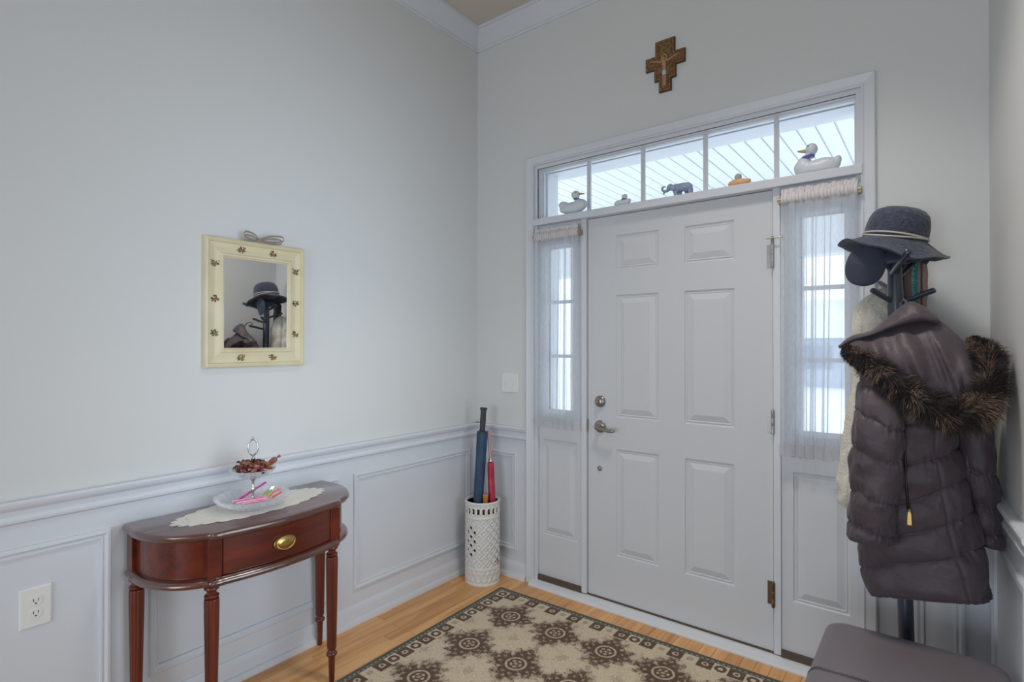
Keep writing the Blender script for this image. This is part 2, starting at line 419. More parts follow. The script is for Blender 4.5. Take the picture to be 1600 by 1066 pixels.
for k, z in enumerate((0.283, 1.030, 1.750)):
    m = MB(); m.lathe([(0.004, -0.056), (0.006, -0.054), (0.006, -0.051), (0.0075, -0.05), (0.0075, -0.018), (0.0068, -0.017), (0.0075, -0.016), (0.0075, 0.016), (0.0068, 0.017), (0.0075, 0.018), (0.0075, 0.05), (0.006, 0.051), (0.006, 0.054), (0.004, 0.056)], 14, WF(1.6985, 0.0, z))
    fbox(m, WF, 1.672, 1.699, -0.022, -0.018, z-0.05, z+0.05)
    hg = build(m, 'hinge', (mat('aged_brass_hinge', srgb(120, 98, 78), 0.4, metal=0.8) if k == 0 else M_hinge), door, smooth=40)
    if k == 2:
        m = MB(); m.tube([WF(1.675, 0.016, 1.823), WF(1.742, 0.016, 1.823)], 0.0030, 8); m.tube([WF(1.737, 0.016, 1.823), WF(1.744, 0.016, 1.823)], 0.0065, 10)
        m.tube([WF(1.6985, 0.002, 1.823), WF(1.6985, 0.018, 1.823)], 0.005, 8); m.lathe([(0.006, -0.02), (0.006, 0.012)], 10, WF(1.6985, 0.0, 1.82))
        build(m, 'hinge_stop', M_nickel, hg, smooth=40)

# ------------------------------------------------------------------ sidelights and transom
def sidelight(name, s0, s1, panel, gl):
    w = build(slab(WF, s0, s1, 0.053, 2.040, DY, 0.042, [panel, gl]), name, M_door, kind='structure', fix=False)
    m = MB(); rect_rings(m, WF, *panel, RAISED, n0=DY, fill=True)
    m.add([WF(panel[0], DY-0.035, panel[2]), WF(panel[1], DY-0.035, panel[2]), WF(panel[1], DY-0.035, panel[3]), WF(panel[0], DY-0.035, panel[3])], [(0, 1, 2, 3)])
    build(m, 'sidelight_panel', M_door, w)
    m = MB(); rect_rings(m, WF, gl[0]-0.022, gl[1]+0.022, gl[2]-0.022, gl[3]+0.022, [(0, 0), (0.003, 0.007), (0.016, 0.007), (0.022, -0.005), (0.022, -0.02)], n0=DY); build(m, 'glass_frame', M_white, w)
    nP = 3
    for k in range(nP):
        a = gl[2]+(gl[3]-gl[2])*k/nP; b = gl[2]+(gl[3]-gl[2])*(k+1)/nP
        m = MB(); fbox(m, WF, gl[0], gl[1], DY-0.022, DY-0.018, a, b); build(m, 'pane', M_pane, w)
        if k: m = MB(); fbox(m, WF, gl[0], gl[1], DY-0.026, DY-0.010, a-0.009, a+0.009); build(m, 'muntin', M_white, w)
    return w
sidelight('window_1', 0.455, 0.7415, (0.479, 0.707, 0.286, 0.826), (0.520, 0.681, 0.995, 1.905))
sidelight('window_2', 1.7285, 2.0075, (1.774, 1.982, 0.268, 0.821), (1.806, 1.965, 0.995, 1.905))
# transom: frame, four muntins, five panes
GY = -0.055
TX0, TX1, TZ0, TZ1 = 0.478, 2.000, 2.096, 2.356
mb = MB(); rect_rings(mb, WF, OX0+0.018, OX1-0.018, 2.078, OZ1-0.018, [(0, -0.004), (0, -0.012), (0.003, -0.013), (0.004, -0.030), (0.008, -0.032), (0.009, -0.050), (0.010, -0.075)], n0=-0.004)
transom = build(mb, 'window_3', M_white, kind='structure')
mx = [0.762, 1.077, 1.394, 1.705]
ed = [OX0+0.02]+mx+[OX1-0.02]
for k in range(5):
    m = MB(); fbox(m, WF, ed[k], ed[k+1], GY-0.004, GY, 2.083, 2.366); build(m, 'pane', M_pane, transom)
for x in mx:
    m = MB(); fbox(m, WF, x-0.0095, x+0.0095, GY-0.012, GY+0.006, 2.080, 2.366); build(m, 'muntin', M_white, transom)
# outer head and jamb of the transom
mb = MB(); fbox(mb, WF, OX0, OX1, -0.245, -0.10, 2.358, 2.42); fbox(mb, WF, OX0-0.02, 0.474, -0.19, -0.08, 0, 2.3575); fbox(mb, WF, 2.003, OX1+0.02, -0.19, -0.08, 0, 2.3575)
build(mb, 'trim_12', M_white, kind='structure')

# ------------------------------------------------------------------ floor: oak strips running towards the door
mb = MB(); mb.box((-0.12, -YB, -0.04), (3.3, 0.0, -0.012))
floor = build(mb, 'floor', wood_mat('subfloor_oak', srgb(170, 120, 76), srgb(140, 95, 58), 0.5), kind='structure')
PW = 0.0575
rnd = random.Random(3)
plank_data = {}
def plank_mesh(L):
    k = round(L, 1)
    if k not in plank_data:
        m = MB(); w = PW-0.0008; l = k-0.0012; b = 0.0012
        m.rings([[(-w/2, 0, -0.012), (w/2, 0, -0.012), (w/2, l, -0.012), (-w/2, l, -0.012)], [(-w/2, 0, -b), (w/2, 0, -b), (w/2, l, -b), (-w/2, l, -b)],
                 [(-w/2+b, b, 0), (w/2-b, b, 0), (w/2-b, l-b, 0), (-w/2+b, l-b, 0)]])
        me = bpy.data.meshes.new('plank'); me.from_pydata(m.v, [], m.f); me.materials.append(M_oak); plank_data[k] = me
    return plank_data[k], k
np_ = 0
for i in range(46):
    x = -0.02 + PW*(i+0.5)
    y = 0.0
    first = True
    while y > -2.7:
        L = rnd.uniform(0.5, 1.5)
        if first: L = rnd.uniform(0.2, 1.2); first = False
        me, L = plank_mesh(max(L, 0.2))
        if x > 0.45 and y < -0.35: break
        o = bpy.data.objects.new('plank', me); COL.objects.link(o); o.parent = floor
        o.matrix_parent_inverse = world_of(floor).inverted()
        o.location = (x, y-L, 0); y -= L; np_ += 1
mb = MB(); mb.box((0.425, -2.7, -0.012), (2.62, -1.2, -0.0005)); build(mb, 'floor_field', M_oak, floor)

# ------------------------------------------------------------------ outside: porch and snow
M_snow = mat('snow', srgb(240, 244, 250), 0.9, bump=0.2, bscale=3, bdist=0.1)
M_vinyl = mat('white_vinyl', srgb(240, 244, 246), 0.5)
M_conc = mat('porch_concrete', srgb(190, 190, 188), 0.9, bump=0.2)
mb = MB(); mb.box((-30, 0.2, -0.6), (30, 60, -0.35)); build(mb, 'ground_snow', M_snow, kind='structure')
mb = MB(); mb.box((-3.2, 0.2, -0.35), (3.4, 2.3, -0.06)); build(mb, 'porch_floor', M_conc, kind='structure')
mb = MB(); mb.box((-3.2, 0.2, 2.612), (3.4, 2.5, 2.70)); pc = build(mb, 'ceiling_porch', M_vinyl, kind='structure')
SP = 0.0955
m = MB()
prof = [(0.0, 0.010), (0.004, 0.010), (0.010, 0.0), (SP-0.002, 0.0), (SP-0.002, 0.010)]
m.rings([[Vector((p, y, 2.6+z)) for p, z in prof] for y in (0.2, 2.18)], closed=False)
pl = build(m, 'soffit_plank', M_vinyl, pc, fix=False)
pl.data.transform(Matrix.Translation((0, 0, 0)))
x = -3.06; k = 0
while x < 3.3:
    o = pl if k == 0 else pl.copy()
    if k: COL.objects.link(o)
    o.location = (x, 0, 0); x += SP; k += 1
mb = MB(); mb.box((-3.2, 2.12, 2.05), (3.4, 2.32, 2.61)); build(mb, 'porch_beam', M_vinyl, kind='structure')
def post(px, label):
    t = thing('porch_post', (px, 2.2, -0.06), label, 'post', 'porch posts')
    m = MB(); m.box((px-0.055, 2.15, -0.06), (px+0.055, 2.26, 2.05)); build(m, 'shaft', M_vinyl, t, bevel=0.006)
    m = MB(); m.box((px-0.075, 2.13, -0.06), (px+0.075, 2.28, 0.12)); build(m, 'base', M_vinyl, t, bevel=0.006)
    m = MB(); m.box((px-0.075, 2.13, 1.95), (px+0.075, 2.28, 2.05)); build(m, 'capital', M_vinyl, t, bevel=0.006)
post(-0.33, 'square white porch post outside, seen through the pane with the blue-collared duck at the left')
mb = MB(); mb.box((-3.3, 0.2, -0.35), (-3.2, 2.5, 2.7)); build(mb, 'wall_porch', M_vinyl, kind='structure')
# neighbour's house across the snow
M_siding = mat('grey_blue_siding', srgb(165, 178, 196), 0.8); M_roof = mat('snowy_roof', srgb(225, 230, 238), 0.9)
ht = thing('neighbour_house', (1.0, 24, -0.35), 'pale blue-grey house across the snow behind the right sheer curtain', 'house')
m = MB(); m.box((-6, 22, -0.35), (6, 30, 1.6)); build(m, 'wall', M_siding, ht)
m = MB(); m.rings([[(-6.4, 21.5, 1.6), (-6.4, 30.5, 1.6), (-6.4, 26, 3.4)], [(6.4, 21.5, 1.6), (6.4, 30.5, 1.6), (6.4, 26, 3.4)]]); build(m, 'roof', M_roof, ht)
for wx in (-4, -1.5, 1.5, 4):
    m = MB(); m.box((wx-0.5, 21.95, 0.4), (wx+0.5, 22.02, 1.3)); build(m, 'window', M_siding if False else mat('far_window', srgb(120, 134, 156), 0.3), ht)
# ------------------------------------------------------------------ console table
TY = -1.487; TZ = 0.737
tbl = thing('console_table', (0.2, TY, 0), 'dark mahogany console table with bowed front and reeded legs against the panelled wall', 'table')
half = [(0.0, 0.398), (0.06, 0.402), (0.14, 0.403), (0.20, 0.390), (0.245, 0.370), (0.285, 0.343), (0.312, 0.315), (0.330, 0.290), (0.342, 0.268), (0.352, 0.255), (0.366, 0.246), (0.372, 0.225), (0.374, 0.200), (0.383, 0.150), (0.392, 0.08), (0.396, 0.0)]
def table_outline(inset, n=70):
    h = curve(half, n)
    pts = [(x, s) for x, s in h] + [(x, -s) for x, s in h[::-1][1:]]
    out = []
    for i, (x, s) in enumerate(pts):
        a = pts[max(i-1, 0)]; b = pts[min(i+1, len(pts)-1)]
        tx, ts = b[0]-a[0], b[1]-a[1]; l = max(sqrt(tx*tx+ts*ts), 1e-9)
        nx, ns = -ts/l, tx/l
        out.append((max(x - nx*inset, 0.016), s - ns*inset))
    out[0] = (0.016, 0.398-inset); out[-1] = (0.016, -0.398+inset)
    return out
def plan_solid(mb, prof, n=70):
    """prof: (inset, z) rows"""
    mb.rings([[Vector((x, TY+s, z)) for x, s in table_outline(i, n)] for i, z in prof])
# check orientation of the inset: outline runs from +s at the wall round the front to -s
m = MB(); plan_solid(m, [(0.016, TZ-0.027), (0.006, TZ-0.025), (0.001, TZ-0.019), (0.0, TZ-0.013), (0.003, TZ-0.008), (0.003, TZ-0.006), (0.007, TZ-0.002), (0.011, TZ)])
build(m, 'tabletop', M_mtop, tbl, smooth=40)
m = MB(); plan_solid(m, [(0.032, 0.577), (0.032, TZ-0.027)]); build(m, 'apron', M_mahog, tbl, smooth=40)
m = MB(); plan_solid(m, [(0.034, 0.550), (0.018, 0.551), (0.009, 0.556), (0.006, 0.563), (0.008, 0.571), (0.014, 0.577), (0.022, 0.580), (0.032, 0.582)]); build(m, 'apron_moulding', M_mtop, tbl, smooth=40)
# bowed drawer front between the two leg blocks
o = table_outline(0.027); fr = [(x, s) for x, s in o if abs(s) < 0.212 and x > 0.2]
m = MB()
m.rings([[Vector((x-0.012, TY+s, 0.586)) for x, s in fr], [Vector((x, TY+s, 0.586)) for x, s in fr], [Vector((x, TY+s, TZ-0.032)) for x, s in fr], [Vector((x-0.012, TY+s, TZ-0.032)) for x, s in fr]], closed=False)
drw = build(m, 'drawer', M_mahog, tbl, smooth=40)
hx = 0.374
m = MB()
m.rings([[Vector((hx+h, TY+0.043*k*cos(a), 0.642+0.026*k*sin(a))) for a in [2*pi*j/36 for j in range(36)]] for k, h in ((1, -0.004), (1, 0.002), (0.95, 0.004), (0.78, 0.003), (0.70, 0.0035), (0.62, 0.006), (0.35, 0.0075), (0.05, 0.008))])
hb = build(m, 'oval_backplate', M_goldm, drw, smooth=40, label='oval brass pull plate')
m = MB(); m.tube([Vector((hx+0.008+0.006*sin(a), TY+0.034*cos(a), 0.642-0.021*sin(a))) for a in [pi*j/20 for j in range(21)]], 0.0028, 8); build(m, 'bail_handle', M_goldm, hb, smooth=True)
def reed(n, k):
    return lambda a, z: 1-k*(0.5-0.5*cos(n*a))**2
def table_leg(x, y, blk):
    m = MB()
    # square block, turned neck, reeded shaft, ring, plain tapered foot
    m.lathe([(0.008, 0.0), (0.0105, 0.002), (0.0115, 0.02), (0.013, 0.09), (0.0150, 0.106), (0.0205, 0.110), (0.0225, 0.116), (0.0205, 0.122), (0.0150, 0.126), (0.0140, 0.130)], 24, (x, y, 0))
    m.lathe([(0.0140, 0.130), (0.0175, 0.136), (0.0185, 0.142), (0.0235, 0.45), (0.0240, 0.500), (0.0225, 0.507), (0.018, 0.510)], 96, (x, y, 0), rf=lambda a, z: 1-0.13*(1-abs(cos(6*a)))*(1 if 0.139 < z < 0.505 else 0))
    m.lathe([(0.018, 0.510), (0.0225, 0.513), (0.0235, 0.517), (0.0215, 0.521), (0.016, 0.524), (0.0155, 0.532), (0.019, 0.537), (0.0235, 0.540), (0.0245, 0.544), (0.0225, 0.549), (0.017, 0.552), (0.017, 0.557)], 28, (x, y, 0))
    lg = build(m, 'leg', M_mahogv, tbl, smooth=40)
    m = MB(); m.box((x-blk[0], y-blk[1], 0.555), (x+blk[2], y+blk[1], TZ-0.026)); build(m, 'leg_block', M_mahog, lg, bevel=0.002)
table_leg(0.322, TY+0.233, (0.03, 0.022, 0.024)); table_leg(0.322, TY-0.233, (0.03, 0.022, 0.024))
table_leg(0.040, TY+0.362, (0.026, 0.022, 0.022)); table_leg(0.040, TY-0.362, (0.026, 0.022, 0.022))

# lace runner
def lace_mat():
    m = bpy.data.materials.new('ivory_lace'); m.use_nodes = True
    nt = m.node_tree; b = nt.nodes['Principled BSDF']; L = nt.links.new
    b.inputs['Base Color'].default_value = srgb(240, 237, 228); b.inputs['Roughness'].default_value = 0.9
    tc = nd(nt, 'ShaderNodeTexCoord')
    v = nd(nt, 'ShaderNodeTexVoronoi', i_Scale=75.0); L(tc.outputs['Object'], v.inputs['Vector'])
    n = nd(nt, 'ShaderNodeTexNoise', i_Scale=28.0); L(tc.outputs['Object'], n.inputs['Vector'])
    a = nd(nt, 'ShaderNodeMath', operation='LESS_THAN'); a.inputs[1].default_value = 0.20; L(v.outputs['Distance'], a.inputs[0])
    c = nd(nt, 'ShaderNodeMath', operation='GREATER_THAN'); c.inputs[1].default_value = 0.53; L(n.outputs['Fac'], c.inputs[0])
    d = nd(nt, 'ShaderNodeMath', operation='MULTIPLY'); L(a.outputs[0], d.inputs[0]); L(c.outputs[0], d.inputs[1])
    t = nd(nt, 'ShaderNodeBsdfTransparent'); mx = nd(nt, 'ShaderNodeMixShader')
    L(d.outputs[0], mx.inputs[0]); L(b.outputs[0], mx.inputs[1]); L(t.outputs[0], mx.inputs[2]); L(mx.outputs[0], nt.nodes['Material Output'].inputs[0])
    bp = nd(nt, 'ShaderNodeBump', i_Strength=0.5, i_Distance=0.002); L(v.outputs['Distance'], bp.inputs['Height']); L(bp.outputs[0], b.inputs['Normal'])
    return m
m = MB(); R = []
N = 220
for k in (0.02, 0.3, 0.6, 0.85, 1.0):
    ring = []
    for j in range(N):
        a = 2*pi*j/N
        sc = 1 + (0.075*abs(sin(14*a)) if k == 1.0 else 0.0)
        ca, sa = cos(a), sin(a)
        ex = 0.285*math.copysign(abs(ca)**0.95, ca); ey = 0.118*math.copysign(abs(sa)**1.2, sa)
        ring.append(Vector((0.160+ey*k*sc - 0.03*ex*k, TY+ex*k*sc, TZ+0.0012+0.0006*sin(9*a)*k)))
    R.append(ring)
m.rings(R, cap0=True, cap1=False)
dl = build(m, 'lace_runner', lace_mat(), label='ivory lace runner with scalloped edge lying on the mahogany console table', cat='doily')
sm = dl.modifiers.new('solid', 'SOLIDIFY'); sm.thickness = 0.001; sm.offset = 1

# two-tier cut glass dish
M_cg = bpy.data.materials.new('cut_glass'); M_cg.use_nodes = True
b = M_cg.node_tree.nodes['Principled BSDF']; b.inputs['Base Color'].default_value = (0.93, 0.95, 0.99, 1); b.inputs['Roughness'].default_value = 0.08
b.inputs['Alpha'].default_value = 0.42; b.inputs['Specular IOR Level'].default_value = 0.9
BX, BY, BZ = 0.185, TY-0.022, TZ+0.003
dish = thing('tiered_candy_dish', (BX, BY, BZ), 'two-tier cut glass candy dish with silver stem and ring handle on lace runner', 'dish')
def cut_bowl(name, z, prof, nf, k):
    m = MB(); m.lathe(prof, 96, (BX, BY, z), rf=lambda a, zz: 1+k*(abs(sin(nf*a/2))-0.5)); return build(m, name, M_cg, dish)
cut_bowl('lower_bowl', BZ, [(0.055, 0.0), (0.062, 0.003), (0.085, 0.012), (0.118, 0.030), (0.130, 0.044), (0.132, 0.047), (0.129, 0.047), (0.112, 0.032), (0.082, 0.016), (0.05, 0.008), (0.006, 0.007)], 24, 0.10)
cut_bowl('upper_bowl', BZ+0.110, [(0.014, 0.0), (0.022, 0.002), (0.045, 0.010), (0.068, 0.024), (0.078, 0.036), (0.0795, 0.039), (0.077, 0.039), (0.064, 0.026), (0.042, 0.014), (0.018, 0.006), (0.006, 0.006)], 20, 0.10)
m = MB(); m.lathe([(0.011, 0.007), (0.012, 0.012), (0.005, 0.016), (0.004, 0.03), (0.007, 0.036), (0.0045, 0.042), (0.0045, 0.060), (0.008, 0.066), (0.0075, 0.074), (0.0045, 0.08), (0.0045, 0.1), (0.009, 0.106), (0.012, 0.110), (0.012, 0.117), (0.006, 0.120), (0.0045, 0.135), (0.0065, 0.150), (0.008, 0.156), (0.005, 0.162), (0.0045, 0.175), (0.0075, 0.181), (0.0085, 0.188), (0.004, 0.194), (0.003, 0.199)], 18, (BX, BY, BZ))
build(m, 'stem', M_silver, dish, smooth=40)
m = MB(); cd = (CO-Vector((BX, BY, 1))); cd.z = 0; cd.normalize(); sd = Vector((-cd.y, cd.x, 0))
ring = [Vector((BX, BY, BZ+0.230)) + sd*(0.0165*sin(a)) + Vector((0, 0, -0.030*cos(a))) for a in [2*pi*j/32 for j in range(33)]]
m.tube(ring, [0.0028+0.0012*abs(cos(2*2*pi*j/32)) for j in range(33)], 8)
m.ell((BX, BY, BZ+0.264), (0.004, 0.004, 0.006), 10, 8)
build(m, 'ring_handle', M_silver, dish, smooth=True)

# wrapped sweets in the upper bowl
r2 = random.Random(11)
M_c = [mat('sweet_wrapper_'+n, srgb(*c), 0.25, coat=0.4, bump=0.5, bscale=90) for n, c in (('maroon', (112, 42, 38)), ('brown', (88, 46, 32)), ('rose', (156, 88, 80)), ('amber', (160, 104, 58)))]
def sweet(mt):
    """one twist-wrapped sweet lying along X, made at the origin"""
    m = MB()
    m.lathe([(0.0015, -0.013), (0.0065, -0.010), (0.008, -0.004), (0.008, 0.004), (0.0065, 0.010), (0.0015, 0.013)], 12, (0, 0, 0), rf=lambda a, z: 1+0.06*sin(5*a), tf=lambda p: Vector((p.z, p.x, p.y)))
    o = build(m, 'wrapped_sweet', mt, smooth=40, recenter=False)
    for s in (-1, 1):
        m = MB(); R = []
        for t in (0.0, 0.35, 0.7, 1.0):
            R.append([Vector((s*(0.0125+0.010*t), (0.0012+0.0085*t)*cos(2*pi*j/16)*(1+0.25*cos(6*pi*j/8)), (0.0012+0.0035*t)*sin(2*pi*j/16))) for j in range(16)])
        m.rings(R); build(m, 'twist', mt, o, smooth=40)
    return o
protos = [sweet(c) for c in M_c]
used = [False]*4
k = 0
spots = []
for lay, (rr, n, zz) in enumerate(((0.030, 5, 0.024), (0.054, 9, 0.040), (0.030, 6, 0.048), (0.048, 5, 0.054), (0.026, 4, 0.062))):
    for j in range(n):
        a = 2*pi*(j+0.3*lay)/n + r2.uniform(-0.15, 0.15)
        spots.append((BX+rr*cos(a), BY+rr*sin(a), BZ+0.110+zz, r2.uniform(0, 2*pi), r2.uniform(-0.4, 0.4)))
NM = ['maroon', 'brown', 'rose', 'amber']
WS = ['maroon wrapped sweet heaped in the upper glass bowl', 'brown wrapped sweet heaped in the upper glass bowl', 'pinkish wrapped sweet heaped in the upper glass bowl', 'amber wrapped sweet heaped in the upper glass bowl']
for i, (x, y, z, rz, ry) in enumerate(spots):
    q = (0, 1, 0, 2, 1, 0, 3)[i % 7]
    o = protos[q] if not used[q] else copy_tree(protos[q])
    used[q] = True
    o.location = (x, y, z); o.rotation_euler = (0, ry, rz)
    tag(o, None, WS[q], 'candy', NM[q]+' sweets in the upper bowl')
o = copy_tree(protos[2]); o.location = Vector((BX, BY, BZ+0.110+0.056)) + (-sd)*(-0.0) + Vector((0.012, 0.072, 0.0)); o.rotation_euler = (0, -0.65, 1.05); o.scale = (1.5, 1.4, 1.4)
if 'group' in o: del o['group']
o['label'] = 'large pinkish-brown wrapped sweet poking up over the edge of the upper glass bowl'
# candy sticks in the lower bowl
def stick(label, group, col, a, b, r=0.0042):
    m = MB(); a = Vector(a); b = Vector(b); n = 24
    m.tube([a+(b-a)*(i/n) for i in range(n+1)], r, 10)
    cl = mat('stick_'+label.split()[0], srgb(*col), 0.3, coat=0.3, col2=srgb(*[min(255, c+50) for c in col]), vscale=60)
    return build(m, 'candy_stick', cl, smooth=40, label=label, cat='candy', group=group)
zb = BZ+0.036
for i, (lab, col, p, q, dz) in enumerate((
    ('pink striped candy stick lying nearest the front rim of the lower bowl', (232, 120, 160), (0.060, -0.075), (0.082, 0.020), 0.004),
    ('pale pink candy stick, second from the front rim of the lower bowl', (240, 170, 190), (0.045, -0.085), (0.066, 0.018), 0.006),
    ('deep pink candy stick, third from the front rim of the lower bowl', (222, 80, 140), (0.030, -0.088), (0.048, 0.014), 0.008),
    ('white and pink candy stick lying behind the deep pink one', (244, 214, 220), (0.012, -0.085), (0.030, -0.012), 0.006),
    ('magenta candy stick leaning up against the silver stem', (205, 50, 150), (-0.006, -0.060), (-0.036, 0.070), 0.0),
    ('orange candy stick nearest the front in the right half of the bowl', (238, 130, 60), (0.062, 0.030), (-0.002, 0.090), 0.008),
    ('green candy stick between the orange ones in the lower bowl', (150, 190, 70), (0.046, 0.026), (-0.018, 0.084), 0.010),
    ('olive candy stick behind the green one in the lower bowl', (170, 170, 80), (0.034, 0.020), (-0.028, 0.074), 0.010),
    ('salmon candy stick at the right rim of the lower bowl', (240, 120, 100), (0.050, 0.048), (0.006, 0.106), 0.016),
    ('red candy stick crossing at the right rim of the lower bowl', (225, 80, 90), (0.078, 0.036), (0.040, 0.090), 0.008))):
    z2 = 0.040 if lab.startswith('magenta') else dz
    stick(lab, 'candy sticks in the lower bowl', col, (BX+p[0], BY+p[1], zb+dz), (BX+q[0], BY+q[1], zb+z2))

# ------------------------------------------------------------------ wall mirror
M_frame = mat('cream_painted_frame', srgb(232, 223, 194), 0.4, col2=srgb(218, 203, 160), vscale=5, bump=0.1)
mir = thing('wall_mirror', (0, -1.4075, 1.27), 'cream painted mirror with sprigs on its frame and ribbon bow, hanging on the wall', 'mirror')
MY0, MY1, MZ0, MZ1 = 1.195, 1.618, 1.272, 1.790     # s along the left wall
FR = [(0, 0), (0, 0.020), (0.003, 0.026), (0.010, 0.028), (0.016, 0.024), (0.020, 0.017), (0.040, 0.014), (0.058, 0.017), (0.064, 0.022), (0.070, 0.022), (0.074, 0.015), (0.078, 0.012), (0.080, 0.006)]
m = MB(); rect_rings(m, WL, MY0, MY1, MZ0, MZ1, FR); build(m, 'frame', M_frame, mir)
M_mir = mat('mirror_silver', (0.90, 0.92, 0.93, 1), 0.012, metal=1.0)
tl = radians(0.4)
m = MB()
i = 0.074
c = [WL(MY0+i, 0.0105, MZ0+i), WL(MY1-i, 0.0105, MZ0+i), WL(MY1-i, 0.0105, MZ1-i), WL(MY0+i, 0.0105, MZ1-i)]
for p in c[2:]: p.x += sin(tl)*(MZ1-MZ0-2*i)
m.add(c+[p-Vector((0.004, 0, 0)) for p in c], [(0,1,2,3),(7,6,5,4),(0,4,5,1),(1,5,6,2),(2,6,7,3),(3,7,4,0)])
build(m, 'mirror_glass', M_mir, mir, fix=True)
M_sg = [mat('sprig_green', srgb(112, 112, 58), 0.7), mat('sprig_dark', srgb(70, 62, 50), 0.7), mat('sprig_orange', srgb(186, 108, 62), 0.7), mat('sprig_yellow', srgb(196, 160, 78), 0.7)]
def sprig(s, z, seed):
    rr = random.Random(seed); m = MB()
    def petal(cs, cz, a, l, w, mi):
        pts = []
        for j in range(8):
            t = 2*pi*j/8; u = l*cos(t); v = w*sin(t)
            pts.append(WL(cs+u*cos(a)-v*sin(a), 0.0174+0.0002*mi, cz+u*sin(a)+v*cos(a)))
        m.add(pts, [tuple(range(8))], mi)
    for j in range(7):
        a = 2*pi*j/7+rr.uniform(-.3, .3); petal(s+0.012*cos(a), z-0.002+0.007*sin(a), a, 0.006, 0.0026, rr.choice((0, 0, 1)))
    for j in range(5):
        a = 2*pi*j/5; petal(s+0.0035*cos(a), z-0.003+0.0035*sin(a), a, 0.0035, 0.0024, 2 if seed % 3 else 3)
    petal(s, z-0.003, 0, 0.002, 0.002, 3)
    for j in range(4):
        petal(s+rr.uniform(-.017, .017), z+0.009+rr.uniform(-.002, .004), rr.uniform(0, 3), 0.003, 0.0022, 1)
    build(m, 'painted_sprig', M_sg, mir, fix=False)
yc = (MY0+MY1)/2
for k, (s, z) in enumerate(((MY1-0.040, 1.685), (MY1-0.040, 1.545), (MY1-0.040, 1.41), (MY0+0.040, 1.685), (MY0+0.040, 1.545), (MY0+0.040, 1.41), (yc+0.068, MZ1-0.040), (yc-0.068, MZ1-0.040), (yc+0.068, MZ0+0.038), (yc-0.068, MZ0+0.038))): sprig(s, z, k+1)
# wire-edged ribbon bow on the top rail
M_rib = mat('sheer_taupe_ribbon', srgb(150, 135, 122), 0.6, sheen=0.3)
m = MB()
bs, bz = yc+0.0, MZ1+0.008
def ribbon(pts, w, n=26):
    P = [Vector(p) for p in curve(pts, n)]
    m.rings([[p+Vector((0, 0, w*0.5)), p-Vector((0, 0, w*0.5)), p-Vector((0.0012, 0, w*0.5)), p-Vector((0.0012, 0, -w*0.5))] for p in P])
for sgn, l in ((1, 0.062), (-1, 0.090)):
    ribbon([WL(bs, 0.030, bz), WL(bs+sgn*l*0.4, 0.040, bz+0.020), WL(bs+sgn*l, 0.046, bz+0.026), WL(bs+sgn*l*1.1, 0.042, bz+0.010), WL(bs+sgn*l*0.6, 0.036, bz-0.002), WL(bs, 0.032, bz)], 0.007)
    ribbon([WL(bs, 0.030, bz), WL(bs+sgn*l*0.5, 0.037, bz+0.012), WL(bs+sgn*l*1.0, 0.040, bz+0.012), WL(bs+sgn*l*1.0, 0.036, bz-0.004), WL(bs+sgn*l*0.4, 0.033, bz-0.006), WL(bs, 0.032, bz)], 0.006)
m.ell(WL(bs, 0.034, bz), (0.006, 0.009, 0.008), 12, 8)
build(m, 'ribbon_bow', M_rib, mir, smooth=True)

# ------------------------------------------------------------------ outlet and switch
pl = thing('power_outlet', WL(2.115, 0, 0.474), 'white double power outlet on the wainscot panel near the console table', 'outlet')
m = MB(); m.rings([[WL(s, n, z) for s, z in ((2.075+i, 0.472+i), (2.155-i, 0.472+i), (2.155-i, 0.597-i), (2.075+i, 0.597-i))] for i, n in ((0, 0.0015), (0, 0.005), (0.003, 0.0075))]); build(m, 'cover_plate', M_plate, pl)
for z in (0.515, 0.554):
    m = MB(); m.rings([[WL(2.115+(0.0165-i)*math.copysign(abs(cos(a))**0.6, cos(a)), n, z+(0.0145-i)*math.copysign(abs(sin(a))**0.8, sin(a))) for a in [2*pi*j/28 for j in range(28)]] for i, n in ((0, 0.0075), (0, 0.009), (0.001, 0.0095))])
    rc = build(m, 'receptacle', M_plate, pl)
    m = MB()
    for ds in (-0.006, 0.006): fbox(m, WL, 2.115+ds-0.001, 2.115+ds+0.001, 0.009, 0.0098, z-0.001, z+0.008)
    fbox(m, WL, 2.1125, 2.1175, 0.009, 0.0098, z-0.009, z-0.005); build(m, 'slots', M_slot, rc)
m = MB(); disc(m, WL, 2.115, 0.5345, 0.0075, [(0.003, 0), (0.003, 0.001)], 12); build(m, 'screw', M_plate, pl)
sw = thing('light_switch', WF(0.259, 0, 1.08), 'white double light switch plate on the narrow wall left of the door', 'switch')
m = MB(); m.rings([[WF(s, n, z) for s, z in ((0.199+i, 1.079+i), (0.319-i, 1.079+i), (0.319-i, 1.192-i), (0.199+i, 1.192-i))] for i, n in ((0, 0), (0, 0.004), (0.003, 0.0065))]); build(m, 'cover_plate', M_plate, sw)
for s in (0.236, 0.282):
    m = MB(); fbox(m, WF, s-0.005, s+0.005, 0.0065, 0.0075, 1.123, 1.147); m.rings([[WF(s-0.0035, 0.0075, 1.130), WF(s+0.0035, 0.0075, 1.130), WF(s+0.0035, 0.0075, 1.142), WF(s-0.0035, 0.0075, 1.142)], [WF(s-0.003, 0.017, 1.124), WF(s+0.003, 0.017, 1.124), WF(s+0.003, 0.017, 1.130), WF(s-0.003, 0.017, 1.130)]]); build(m, 'toggle', M_plate, sw)
    for z in (1.104, 1.166):
        m = MB(); disc(m, WF, s, z, 0.0065, [(0.003, 0), (0.003, 0.001)], 10); build(m, 'screw', M_plate, sw)

